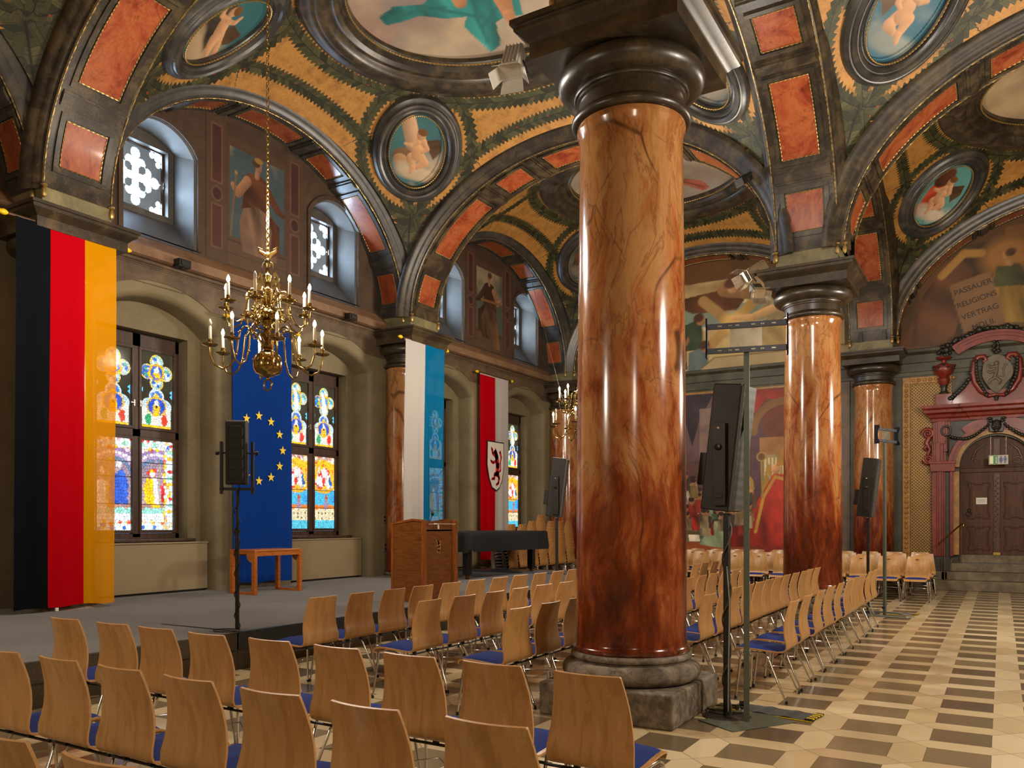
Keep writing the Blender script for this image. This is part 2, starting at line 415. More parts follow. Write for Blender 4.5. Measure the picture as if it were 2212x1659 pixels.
    edge = g.m('ADD', .78, g.m('MULTIPLY', g.m('SUBTRACT', .5, fr), .42))
    inside = g.m('LESS_THAN', ad, edge)
    rnd = g.wn(g.comb(lid, g.m('SIGN', gd), 0.))
    leaf = g.ramp(g.m('ADD', g.m('MULTIPLY', rnd, .6), g.m('MULTIPLY', nz2, .4)), [(.15, hx('#1f2012')), (.5, hx('#39391f')), (.9, hx('#555030'))])
    line = g.m('MAXIMUM', g.step(fr, .14, .02), g.m('MULTIPLY', g.step(g.m('ABSOLUTE', g.m('SUBTRACT', fr, .55)), .07, .02), .45))
    line = g.m('MAXIMUM', line, g.step(ad, .06, .02))
    leaf = g.mix(g.m('MULTIPLY', line, .85), leaf, hx('#0d0d08'))
    bx = g.voro(g.comb(g.m('MULTIPLY', gs, 6.), g.m('MULTIPLY', gd, 1.2), 0.), 1.0, 'F1', 'Distance', 1.)
    leaf = g.mix(g.m('MULTIPLY', g.step(bx, .13, .09), g.m('LESS_THAN', ad, .7)), leaf, hx('#8a2a18'))
    col = g.mix(inside, gold, leaf)
    M['vault'] = g.out(g.bsdf(col, .5, .12, .4, 0, g.bump(nz2, .15, .006)))
    # glass
    def glass(name, strength):
        g = G(name); c = g.attr('Col', 'Color'); e = g.n('ShaderNodeEmission'); g.put(e.inputs[0], c); e.inputs[1].default_value = strength
        gl = g.n('ShaderNodeBsdfGlossy'); gl.inputs[1].default_value = .08; gl.inputs[0].default_value = (.05, .05, .05, 1)
        a = g.n('ShaderNodeAddShader'); g.t.links.new(e.outputs[0], a.inputs[0]); g.t.links.new(gl.outputs[0], a.inputs[1])
        return g.out(a.outputs[0])
    M['stained'] = glass('daylit_stained_glass', 1.5)
    M['skyglass'] = emit('daylit_clear_glass', (.56, .77, 1.), 42)
    M['tracery'] = plain('pale_tracery_stone', '#7d8ea0', .6, 0, .15)
    # flags
    def cloth(name, c, sheer):
        g = G(name); c = hx(c); f = g.noise(g.map(g.obj(), (1, 40, 1)), 2, 3)
        cc = g.mix(g.m('MULTIPLY', f, .2), c, tuple(x*.7 for x in c))
        d = g.n('ShaderNodeBsdfDiffuse'); g.put(d.inputs[0], cc)
        t = g.n('ShaderNodeBsdfTranslucent'); g.put(t.inputs[0], cc)
        tr = g.n('ShaderNodeBsdfTransparent'); g.put(tr.inputs[0], tuple(.4+.6*x for x in c))
        m1 = g.n('ShaderNodeMixShader'); m1.inputs[0].default_value = .25
        g.t.links.new(d.outputs[0], m1.inputs[1]); g.t.links.new(t.outputs[0], m1.inputs[2])
        m2 = g.n('ShaderNodeMixShader'); m2.inputs[0].default_value = sheer
        g.t.links.new(m1.outputs[0], m2.inputs[1]); g.t.links.new(tr.outputs[0], m2.inputs[2])
        return g.out(m2.outputs[0])
    M['f_black'] = cloth('black_flag_cloth', '#15181c', .01); M['f_red'] = cloth('red_flag_cloth', '#c00818', .02)
    M['f_gold'] = cloth('gold_flag_cloth', '#e89b08', .22); M['f_white'] = cloth('white_flag_cloth', '#c9c3bd', .02)
    M['f_blue'] = cloth('light_blue_flag_cloth', '#0c77ab', .22); M['f_eu'] = cloth('blue_flag_cloth', '#173f92', .02)
    M['f_star'] = plain('yellow_print', '#f0cf3a', .8, 0, .03); M['f_ink'] = plain('black_print', '#121212', .8)
    M['f_redprint'] = plain('red_print', '#c4101c', .8, 0, .03); M['f_cream'] = plain('cream_print', '#d8cfc2', .8, 0, .03)
materials()
# ------------------------------------------------------------------ painter: pigments of the murals
_rng = np.random.default_rng(11)
def vnoise(X, Y, sc, seed=0, oct=4):
    r = np.random.default_rng(seed); out = 0; amp = 1; tot = 0
    for o in range(oct):
        t = r.random((64, 64)); x = X*sc*2**o; y = Y*sc*2**o
        xi = np.floor(x).astype(int); yi = np.floor(y).astype(int); fx = x-xi; fy = y-yi
        fx = fx*fx*(3-2*fx); fy = fy*fy*(3-2*fy)
        a = t[xi % 64, yi % 64]; b = t[(xi+1) % 64, yi % 64]; c = t[xi % 64, (yi+1) % 64]; d = t[(xi+1) % 64, (yi+1) % 64]
        out = out+amp*((a*(1-fx)+b*fx)*(1-fy)+(c*(1-fx)+d*fx)*fy); tot += amp; amp *= .5
    return out/tot
class Pic:
    """pigment raster, metres, origin lower left"""
    def __init__(s, w, h, ppm, base, ox=0., oy=0.):
        s.w, s.h = w, h; s.nx = int(w*ppm)+1; s.ny = int(h*ppm)+1
        s.X, s.Y = np.meshgrid(np.linspace(0, w, s.nx)+ox, np.linspace(0, h, s.ny)+oy, indexing='ij')
        s.img = np.zeros((s.nx, s.ny, 3)); s.img[:] = hx(base) if isinstance(base, str) else base; s.px = 1/ppm
    def bl(s, m, c):
        c = np.array(hx(c) if isinstance(c, str) else c)
        s.img = s.img*(1-m[..., None])+(c if c.ndim > 1 else c[None, None])*m[..., None]
    def shadec(s, c, k):
        return np.array(hx(c) if isinstance(c, str) else c)[None, None]*k[..., None]
    def ell(s, cx, cy, rx, ry, c, ang=0, soft=None, form=0.0, a=1.0):
        ca, sa = math.cos(ang), math.sin(ang); x = s.X-cx; y = s.Y-cy
        u = (x*ca+y*sa)/rx; v = (-x*sa+y*ca)/ry; d = np.sqrt(u*u+v*v)
        soft = soft or s.px/min(rx, ry)
        m = np.clip((1-d)/soft+.5, 0, 1)*a
        if form: c = s.shadec(c, np.clip(1+form*((-x*.6+y*.7)/max(rx, ry)), .25, 1.35))
        s.bl(m, c); return s
    def cap(s, p, q, r0, r1, c, form=.35, a=1.0):
        px, py = p; dx, dy = q[0]-px, q[1]-py; L = math.hypot(dx, dy)+1e-6
        t = np.clip(((s.X-px)*dx+(s.Y-py)*dy)/L/L, 0, 1); lx = s.X-px-t*dx; ly = s.Y-py-t*dy
        d = np.sqrt(lx*lx+ly*ly); r = r0+(r1-r0)*t
        m = np.clip((r-d)/s.px+.5, 0, 1)*a
        if form: c = s.shadec(c, np.clip(1+form*(-lx*.7+ly*.7)/r, .3, 1.4))
        s.bl(m, c); return s
    def limb(s, pts, rs, c, form=.35):
        for i in range(len(pts)-1): s.cap(pts[i], pts[i+1], rs[i], rs[i+1], c, form)
        return s
    def mask(s, pts):
        m = np.zeros_like(s.X, bool); n = len(pts)
        for i in range(n):
            x0, y0 = pts[i]; x1, y1 = pts[(i+1) % n]
            if y0 == y1: continue
            c = ((y0 > s.Y) != (y1 > s.Y)) & (s.X < (x1-x0)*(s.Y-y0)/(y1-y0)+x0); m ^= c
        return m
    def poly(s, pts, c, a=1.0): s.bl(s.mask(pts)*a, c); return s
    def drape(s, pts, c, ang=.4, sc=7., amp=.75, seed=1):
        m = s.mask(pts).astype(float); ca, sa = math.cos(ang), math.sin(ang)
        u = s.X*ca+s.Y*sa; v = -s.X*sa+s.Y*ca
        n = vnoise(u+9, v*.25+5, sc, seed, 3); k = np.clip(1+amp*2.2*(n-.5), .25, 1.6)
        s.bl(m, s.shadec(c, k)); return s
    def line(s, pts, w, c, a=1.0):
        for i in range(len(pts)-1): s.cap(pts[i], pts[i+1], w, w, c, 0, a)
        return s
    def rect(s, x0, y0, x1, y1, c, a=1.): s.bl(((s.X >= x0) & (s.X <= x1) & (s.Y >= y0) & (s.Y <= y1))*a, c); return s
    def cloud(s, c, sc=1.2, lo=.4, hi=.65, seed=3, a=1., reg=None):
        n = vnoise(s.X+3, s.Y+7, sc, seed, 5); m = np.clip((n-lo)/(hi-lo), 0, 1)*a
        if reg is not None: m = m*reg
        s.bl(m, c); return s
    def grain(s, amp=.25, sc=6, seed=5):
        n = vnoise(s.X+2, s.Y+2, sc, seed, 5); s.img *= (1+amp*2*(n-.5))[..., None]; return s
    def at(s, u, v):
        """bilinear lookup at metres (relative to the raster's own lower left)"""
        x = np.clip(np.asarray(u)/s.w*(s.nx-1), 0, s.nx-1.001); y = np.clip(np.asarray(v)/s.h*(s.ny-1), 0, s.ny-1.001)
        i = x.astype(int); j = y.astype(int); fx = (x-i)[..., None]; fy = (y-j)[..., None]
        return (s.img[i, j]*(1-fx)+s.img[i+1, j]*fx)*(1-fy)+(s.img[i, j+1]*(1-fx)+s.img[i+1, j+1]*fx)*fy
def putto(P, x, y, s, skin='#c4936a', flip=1, pose=0, hair='#6b4420', wing='#5a4028'):
    f = lambda a, b: (x+flip*a*s, y+b*s)
    P.drape([f(-.12, .28), f(-.55, .38), f(-.62, .05), f(-.42, -.22), f(-.3, .0), f(-.12, .1)], wing, 1.2, 8/s*.5, .8)
    d = '#8d5c3c'
    if pose == 0:      # seated, one leg drawn up
        P.limb([f(-.02, -.12), f(-.2, -.34), f(-.02, -.46)], [.15*s, .12*s, .07*s], skin)
        P.limb([f(.02, -.14), f(.16, -.2), f(.1, -.5), f(.14, -.62)], [.15*s, .12*s, .08*s, .05*s], skin)
        P.limb([f(-.06, .24), f(.02, 0), f(.0, -.14)], [.15*s, .16*s, .17*s], skin)
        P.limb([f(.03, .22), f(.22, .12), f(.36, .16)], [.075*s, .06*s, .04*s], skin)
        P.limb([f(-.14, .22), f(-.24, .06), f(-.12, -.04)], [.075*s, .06*s, .04*s], skin)
    else:              # stretched out
        P.limb([f(.1, .1), f(-.1, -.05), f(-.22, -.12)], [.15*s, .15*s, .16*s], skin)
        P.limb([f(-.22, -.1), f(-.48, -.2), f(-.75, -.36)], [.14*s, .1*s, .05*s], skin)
        P.limb([f(-.2, -.18), f(-.4, -.38), f(-.62, -.52)], [.14*s, .1*s, .05*s], skin)
        P.limb([f(.16, .14), f(.36, .06), f(.52, .18)], [.075*s, .06*s, .04*s], skin)
        P.limb([f(.06, .16), f(-.08, .3), f(-.02, .46)], [.075*s, .06*s, .04*s], skin)
    hx_, hy_ = f(-.04, .44) if pose == 0 else f(.26, .34)
    P.ell(hx_, hy_, .13*s, .15*s, skin, 0, None, .4)
    P.ell(hx_-flip*.03*s, hy_+.07*s, .14*s, .1*s, hair, .3, .25, .3)
    P.ell(hx_+flip*.02*s, hy_+.0*s, .02*s, .012*s, d); P.ell(hx_+flip*.09*s, hy_+.0*s, .018*s, .012*s, d)
    P.ell(hx_+flip*.06*s, hy_-.07*s, .03*s, .012*s, '#9c4a34')
def robed(P, x, y, h, robe, cloak, skin='#b98a62', hair='#4a3220', turn=1, seed=1, seated=False):
    f = lambda a, b: (x+turn*a*h, y+b*h)
    if seated:
        P.drape([f(-.2, 0), f(.26, 0), f(.3, .25), f(.24, .42), f(.14, .52), f(-.14, .52), f(-.22, .3)], robe, .25, 9/h, .9, seed)
        P.drape([f(-.2, .42), f(-.12, .8), f(.02, .84), f(.14, .78), f(.16, .45), f(0, .5)], cloak, 1.0, 9/h, .8, seed+1)
        P.drape([f(.1, .5), f(.3, .38), f(.3, .1), f(.16, .02), f(.2, .3)], cloak, .4, 10/h, .9, seed+2)
        P.limb([f(.12, .72), f(.26, .56), f(.34, .52)], [.05*h, .045*h, .03*h], cloak)
        P.limb([f(-.12, .72), f(-.24, .56), f(-.3, .62)], [.05*h, .045*h, .03*h], skin)
    else:
        P.drape([f(-.16, 0), f(.18, 0), f(.15, .45), f(.12, .78), f(-.1, .78), f(-.14, .4)], robe, .1, 10/h, .8, seed)
        P.drape([f(-.14, .3), f(-.1, .8), f(.0, .82), f(-.02, .1), f(-.12, .02)], cloak, .15, 11/h, .8, seed+1)
        P.limb([f(.1, .7), f(.2, .55), f(.28, .6)], [.045*h, .04*h, .025*h], robe)
    P.cap(f(.0, .8), f(.01, .86), .03*h, .03*h, skin)
    P.ell(*f(.02, .91), .045*h, .06*h, skin, 0, None, .4); P.ell(*f(-.01, .94), .055*h, .045*h, hair, .3, .3, .3)

# ------------------------------------------------------------------ floor, stage, plain walls
def shell():
    o = MB().box(-12.4, XRW, -1.8, YE+.6, -.12, 0).build('floor', M['floor'], smooth=0)
    struct(o, 'polished stone floor of dark squares between light hexagons', 'floor')
    for nm, b, lab in (('wall_right', (XRW, XRW+.3, -1.8, YE, 0, 10), 'right wall of the hall'),
                       ('wall_back', (-12.4, XRW+.3, -2.1, -1.8, 0, 10), 'back wall behind the camera')):
        struct(MB().box(*b).build(nm, M['wall'], smooth=0), lab, 'wall')
shell()
def stage():
    r = empty('stage', 'low grey carpeted stage along the stained glass windows with black front board', 'stage', (0, 0, 0))
    xe = -6.87; ys = 5.88
    MB().box(XN, xe-.03, ys, 16.9, .0, STZ).build('deck', M['carpet'], r, 0)
    MB().box(XN, xe, 1.4, ys-.004, STZ-.012, STZ).build('deck', M['carpet'], r, 0)
    MB().box(XN, xe-.01, 1.41, ys-.01, 0, STZ-.0125).build('riser', M['carpet_side'], r, 0)
    MB().box(xe-.03, xe, ys, 16.9, STZ-.19, STZ-.002).build('front_board', M['black'], r, 0)
    MB().box(xe-.026, xe-.016, ys, 16.9, 0, STZ-.19).build('lower_board', M['carpet_side'], r, 0)
    MB().box(xe-1.25, xe+.004, ys-.016, ys+.016, STZ, STZ+.006).build('edge_strip', M['black'], r, 0)
    MB().box(xe-.03, xe+.004, ys+.02, 16.9, STZ-.004, STZ+.005).build('edge_strip', M['steelblue'], r, 0)
    MB().box(xe-.012, xe+.003, 1.42, ys-.02, STZ-.2, STZ-.194).build('seam', M['black'], r, 0)
    MB().box(-10.7, xe-.9, 15.9, 16.9, STZ+.001, STZ+.03).build('step_mat', M['steelblue'], r, 0)
    return r
stage()

# ------------------------------------------------------------------ columns
def column(x, y, label, name='marble_column', plinth=True):
    r = empty(name, label, 'column', (x, y, 0))
    if plinth:
        MB().box(-.565, .565, -.565, .565, 0, .265).build('plinth', M['granite'], r, 30, .018, seg=3)
    prof = []
    for i in range(13):
        a = -PI/2+PI*i/12; prof.append((.485+.085*math.cos(a), .345+.08*math.sin(a)))
    prof = [(.3, .262), (.48, .264)]+prof+[(.49, .43), (.49, .435)]
    for i in range(9):
        a = -PI/2+PI*i/8; prof.append((.47+.03*math.cos(a), .465+.03*math.sin(a)))
    prof += [(.4, .497)]
    MB().lathe(prof, n=72).build('base', M['granite'], r, 50)
    sh = [(.475, .495), (.482, .505), (.482, .53), (.468, .54), (.46, .57), (.455, .64)]
    for i in range(1, 15):
        t = i/15; sh.append((.455-.032*t**1.7, .64+t*4.0))
    sh += [(.423, 4.66), (.428, 4.73), (.445, 4.765), (.449, 4.79), (.445, 4.815), (.42, 4.82)]
    MB().lathe(sh, n=96).build('shaft', M['marble'], r, 40)
    cp = [(.40, 4.815), (.46, 4.82)]
    for i in range(9):
        a = -PI/2+PI*i/8; cp.append((.455+.038*math.cos(a), 4.862+.04*math.sin(a)))
    cp += [(.452, 4.91), (.43, 4.925), (.43, 5.02), (.448, 5.03), (.448, 5.05), (.468, 5.055), (.475, 5.07), (.47, 5.085)]
    for i in range(13):
        a = -PI/2+PI*.98*i/12; cp.append((.49+.115*math.cos(a), 5.185+.1*math.sin(a)))
    cp += [(.45, 5.285)]
    MB().lathe(cp, n=96).build('capital', M['capital'], r, 45)
    b = MB().box(-.62, .62, -.62, .62, 5.28, 5.41)
    for (h0, z0), (h1, z1) in zip([(.62, 5.41), (.635, 5.42), (.66, 5.45), (.70, 5.475), (.715, 5.49), (.715, 5.53), (.74, 5.535), (.74, 5.575)],
                                  [(.635, 5.42), (.66, 5.45), (.70, 5.475), (.715, 5.49), (.715, 5.53), (.74, 5.535), (.74, 5.575), (.5, 5.578)]):
        rg = [[(sx*h, sy*h, z) for sx, sy in ((-1,-1),(1,-1),(1,1),(-1,1))] for h, z in ((h0, z0), (h1, z1))]
        b.rings(rg, False, False)
    b.build('abacus', M['capital'], r, 25)
    MB().box(-.475, .475, -.475, .475, 5.57, 5.86).build('impost_block', M['impost'], r, 30, .01)
    return r
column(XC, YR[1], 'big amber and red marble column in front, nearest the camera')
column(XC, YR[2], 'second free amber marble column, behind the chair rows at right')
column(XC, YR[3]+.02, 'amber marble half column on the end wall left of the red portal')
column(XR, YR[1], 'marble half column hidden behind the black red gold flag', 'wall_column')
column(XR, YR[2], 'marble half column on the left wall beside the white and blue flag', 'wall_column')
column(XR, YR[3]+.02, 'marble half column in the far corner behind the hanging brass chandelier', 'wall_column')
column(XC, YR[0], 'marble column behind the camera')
column(XRW+.1, YR[1], 'marble half column on the right wall'); column(XRW+.1, YR[2], 'second marble half column on the right wall')

# ------------------------------------------------------------------ arches
NSEG = 72
def ell_frame(a, b, t):
    """point and outward normal of the half ellipse, t 0..pi"""
    p = (a*math.cos(t), b*math.sin(t)); n = Vector((math.cos(t)/a, math.sin(t)/b)); n.normalize(); return p, n
ARCN = [0]
def arch(axis, plane, cen, a, b, label, wlo=-.45, whi=.45, sides=(1, 1), step_dir=1, panels=True, beads=True, blue=False):
    """axis 'x' = spans along x at y=plane, 'y' = spans along y at x=plane. w runs across the arch."""
    ARCN[0] += 1
    def W(t, w, dr):
        p, n = ell_frame(a, b, t); q = cen+p[0]+n.x*dr; z = ZS+p[1]+n.y*dr
        return (q, plane+w*step_dir, z) if axis == 'x' else (plane+w*step_dir, q, z)
    # profile across: left moulding, soffit, right moulding
    mould = [(.0, .0), (.012, -.012), (.03, -.004), (.035, .03), (.05, .05), (.075, .075), (.095, .12), (.10, .135), (.13, .165), (.155, .215), (.165, .245), (.165, .30)]
    prof = []
    if sides[0]: prof += [(wlo-w, d) for w, d in reversed(mould)]
    else: prof += [(wlo, .3), (wlo, 0)]
    if sides[1]: prof += [(whi+w, d) for w, d in mould]
    else: prof += [(whi, 0), (whi, .3)]
    ts = [PI*i/NSEG for i in range(NSEG+1)]
    mb = MB(); mb.grid([[W(t, w, d) for w, d in prof] for t in ts])
    def patch(t0, t1, w0, w1, d0, d1, n=6, m=mb, taper=.0):
        rr = []
        for i in range(n+1):
            t = t0+(t1-t0)*i/n
            rr.append([W(t, w0, d0), W(t, w0+taper, d1), W(t, w1-taper, d1), W(t, w1, d0)])
        m.rings(rr, False, True)
    # arc length table
    L = [0.]
    for i in range(NSEG):
        L.append(L[-1]+(Vector(W(ts[i+1], 0, 0))-Vector(W(ts[i], 0, 0))).length)
    def T(s):
        s = max(0, min(L[-1], s))
        for i in range(NSEG):
            if L[i+1] >= s: return ts[i]+(ts[i+1]-ts[i])*(s-L[i])/(L[i+1]-L[i])
        return PI
    root = None; tot = L[-1]; hw = min(whi, -wlo if wlo < 0 else whi); cw = (wlo+whi)/2; half = (whi-wlo)/2
    big = abs(a) > 3.5; ratio = [.62, 1.42 if big else 1.22]
    seq = [0, 1, 0, 1, 0, 1, 0]; gap = (tot-sum(ratio[q] for q in seq))/(len(seq)+.4)
    P = []; s = gap*.7
    for q in seq:
        P.append((s, s+ratio[q], q)); s += ratio[q]+gap
    pan = []
    for k, (s0, s1, q) in enumerate(P):
        if k:
            g0, g1 = P[k-1][1], s0; c = (g0+g1)/2                   # cross bars between the panels
            patch(T(c-.06), T(c+.06), wlo+.02, whi-.02, .02, -.05, 3, mb, .012)
            patch(T(c-.10), T(c+.10), wlo+.02, whi-.02, .02, -.028, 3, mb, .02)
        e = .13; w0, w1 = cw-half*.54, cw+half*.54; s0 += .05; s1 -= .05
        n = 3 if q == 0 else 7
        for (x0, x1, y0, y1) in ((s0-e+.01, s0-.055, w0-e+.01, w1+e-.01), (s1+.055, s1+e-.01, w0-e+.01, w1+e-.01),
                                 (s0-.055, s1+.055, w0-e+.01, w0-.055), (s0-.055, s1+.055, w1+.055, w1+e-.01)):
            patch(T(x0), T(x1), y0, y1, .02, -.03, n, mb)
        pan.append((s0, s1, w0, w1, n))
    ob = mb.build('trim_%d' % ARCN[0], M['bronze_blue'] if blue else M['bronze'], smooth=30)
    struct(ob, label, 'arch')
    for s0, s1, w0, w1, n in pan:
        m2 = MB(); patch(T(s0-.03), T(s1+.03), w0-.03, w1+.03, .02, -.012, n, m2); po = m2.build('marble_panel', M['panel'], ob, 30)
        if beads:
            m3 = MB(); path = []
            for wA in (0, 1, 2, 3):
                steps = max(2, int(((s1-s0) if wA % 2 == 0 else (w1-w0))/.028))
                for i in range(steps):
                    f = i/steps
                    st, w = [(s0-.03+(s1-s0+.06)*f, w0-.03), (s1+.03, w0-.03+(w1-w0+.06)*f), (s1+.03-(s1-s0+.06)*f, w1+.03), (s0-.03, w1+.03-(w1-w0+.06)*f)][wA]
                    path.append(W(T(st), w, -.018))
            m3.tube(path, [.0115 if i % 2 else .0015 for i in range(len(path))], 5, True)
            m3.build('bead_moulding', M['gold'], po, 0, fix=False)
    if beads:
        for sd, w in ((sides[0], wlo-.012), (sides[1], whi+.012)):
            if not sd: continue
            m3 = MB(); N = int(tot/.034); path = [W(T(.1+(tot-.2)*i/N), w, -.014) for i in range(N+1)]
            rr = [(.0115 if (i % 8) in (0, 1, 2) else (.0012 if i % 2 else .010)) for i in range(N+1)]
            m3.tube(path, rr, 5); 
            for e in (T(.02), T(tot-.02)):
                p = W(e, w, -.02); m3.sphere((p[0], p[1], p[2]-.06), (.035, .035, .075), 8, 6); m3.sphere((p[0], p[1], p[2]+.03), (.045, .045, .025), 8, 5)
            m3.build('gilded_bead_string', M['gold'], ob, 40, fix=False)
    return ob
CXL = (XC+XR)/2; CXR = (XC+XRW+.1)/2; HX = (XC-XR)/2
AX, BX = HX-.47, 2.75
YM = [(YR[i]+YR[i+1])/2 for i in range(3)]; AY = 3.8-.47
for i in (1, 2):
    arch('x', YR[i], CXL, AX, BX, ('panelled transverse arch over the big flag at upper left', 'panelled transverse arch from the left wall to the second column')[i-1])
arch('x', YR[2], CXR, AX, BX, 'panelled transverse arch springing right from the second column')
arch('x', YR[1], CXR, AX, BX, 'panelled transverse arch right of the front column', beads=False)
arch('y', XC, YM[1], AY, BX, 'panelled arch between the front and the second column')
arch('y', XC, YM[2], 3.7-.47, BX, 'panelled arch between the second column and the end wall')
arch('y', XC, YM[0], AY, BX, 'panelled arch behind the front column', beads=False)
arch('y', -11.18, YM[1], AY, BX, 'panelled wall arch over the first pair of stained glass windows', -.2, .45, (0, 1), 1, blue=True)
arch('y', -11.18, YM[2], 3.7-.47, BX, 'panelled wall arch over the far pair of windows', -.2, .45, (0, 1), 1, blue=True)
arch('y', -11.18, YM[0], AY, BX, 'panelled wall arch at the left edge above the flag', -.2, .45, (0, 1), 1, blue=True)
arch('x', YR[3]+.03, CXL, AX, BX, 'wall arch over the big history painting', -.2, .36, (0, 1), -1, panels=False)
arch('x', YR[3]+.03, CXR, AX, BX, 'wall arch over the red portal', -.2, .36, (0, 1), -1, panels=False)

# ------------------------------------------------------------------ vaults
def vz(dx, dy): return ZS-.02+VC*np.sqrt(np.maximum(1-(dx/VA)**2-(dy/VB)**2, .0004))
def vnorm(dx, dy):
    z = (vz(dx, dy)-ZS+.02); n = np.stack([dx/VA**2, dy/VB**2, z/VC**2], -1); return n/np.linalg.norm(n, axis=-1, keepdims=True)
MEDR = []     # local frames of the four medallions
for sx in (-1, 1):
    for sy in (-1, 1):
        cx, cy = sx*2.75, sy*2.28
        C = np.array([cx, cy, float(vz(np.array(cx), np.array(cy)))]); n = vnorm(np.array(cx), np.array(cy))
        t1 = np.array([-n[1], n[0], 0]); t1 /= np.linalg.norm(t1); t2 = np.cross(n, t1)
        if t2[2] < 0: t2 = -t2
        t1 = np.cross(t2, n)
        MEDR.append((sx, sy, C, t1, t2, n))
def vault(cx, cy, label, hy, N=150):
    hxx = HX-.47
    lx = np.linspace(-hxx, hxx, N); ly = np.linspace(-hy, hy, N); X, Y = np.meshgrid(lx, ly, indexing='ij'); Z = vz(X, Y)
    me = bpy.data.meshes.new('ceiling'); idx = np.arange(N*N).reshape(N, N)
    f = np.stack([idx[:-1,:-1], idx[:-1,1:], idx[1:,1:], idx[1:,:-1]], -1).reshape(-1, 4)
    me.from_pydata(np.stack([X+cx, Y+cy, Z], -1).reshape(-1, 3).tolist(), [], f.tolist())
    # garlands: signed distances to their centre lines, the nearest one wins
    zz = Z-ZS+.02; gx = np.sqrt(1+(VC**2*X/VA**2/zz)**2); gy = np.sqrt(1+(VC**2*Y/VB**2/zz)**2)
    cand = []
    e = np.sqrt((X/2.6)**2+(Y/2.4)**2); cand.append(((e-1)*2.5-.20, np.arctan2(Y/2.4, X/2.6)*2.6, .155))
    dx = (HX-.63-np.abs(X))*np.minimum(gx, 2.); dy = (hy-.16-np.abs(Y))*np.minimum(gy, 2.)
    cand.append((dx-.24, Y*1.1, .15)); cand.append((dy-.24, X*1.1, .15))
    P = np.stack([X, Y, Z], -1)
    for sx, sy, C, t1, t2, n in MEDR:
        q = P-C; u = (q@t1)/.87; v = (q@t2)/1.1; ee = np.sqrt(u*u+v*v)
        dd = (ee-1)*.98-.19
        cand.append((dd, np.arctan2(u, -v)*1.05, .15))
        dd2 = u*.87; cand.append((np.where(v < -1.15, dd2, 9.), q@t2*1., .42))
    D = np.stack([c[0]/c[2] for c in cand]); S = np.stack([c[1] for c in cand]); k = np.argmin(np.abs(D), 0)
    gd = np.take_along_axis(D, k[None], 0)[0]; gs = np.take_along_axis(S, k[None], 0)[0]
    fattr(me, 'gs', gs); fattr(me, 'gd', np.clip(gd, -4, 4))
    me.materials.append(M['vault']); me.shade_smooth()
    o = bpy.data.objects.new('ceiling', me); COL.objects.link(o)
    return struct(o, label, 'ceiling')
HY = 3.8-.47
vault(CXL, YM[1], 'gilded painted vault of the left front bay', HY, 300)
vault(CXL, YM[2], 'gilded painted vault of the left far bay', HY, 220)
vault(CXR, YM[1], 'gilded painted vault of the right front bay', HY, 260)
vault(CXR, YM[2], 'gilded painted vault of the right far bay', HY, 220)
vault(CXL, YM[0], 'dark painted vault at the left edge', HY, 120)
vault(CXR, YM[0], 'painted vault above the camera', HY, 60)

def prof_ring(fn, prof, n=120):
    """fn(angle, f, h): f = 0 inner edge .. 1 outer edge, h = depth below the vault"""
    return [[fn(2*PI*k/n, f, h) for k in range(n)] for f, h in prof]
FPROF = [(-.02, .02), (0, .10), (.05, .125), (.10, .10), (.14, .10), (.2, .16), (.3, .19), (.36, .17), (.40, .17), (.48, .215), (.60, .23), (.70, .205), (.74, .165), (.80, .16), (.88, .12), (.95, .10), (1., .05), (1.02, -.05)]
def oval(cx, cy, label, pic, n=160):
    r = empty('ceiling_painting', label, 'ceiling painting', (cx, cy, 0))
    def pt(x, y, h):
        x, y = np.asarray(x, float), np.asarray(y, float)
        p = np.stack([x, y, vz(x, y)], -1)-vnorm(x, y)*np.asarray(h)[..., None]; return p
    def fr(a, f, h):
        rx, ry = 1.95+.70*f, 1.70+.74*f; return tuple(pt(rx*math.cos(a), ry*math.sin(a), h))
    MB().rings(prof_ring(fr, FPROF, n), False, False).build('frame', M['bronze'], r, 30, fix=False)
    m = MB(); N = 360; m.tube([fr(2*PI*i/N, .03, .135) for i in range(N)], [.02 if i % 2 else .008 for i in range(N)], 5, True)
    m.build('bead_moulding', M['gold'], r, 0, fix=False)
    nr, na = 90, 260
    R, A_ = np.meshgrid(np.linspace(0.001, 1, nr), np.linspace(0, 2*PI, na), indexing='ij')
    x, y = 1.96*R*np.cos(A_), 1.71*R*np.sin(A_)
    painted('painting', pt(x, y, np.full_like(x, .03)), nr, na, pic(x, y), M['mural'], r)
    return r
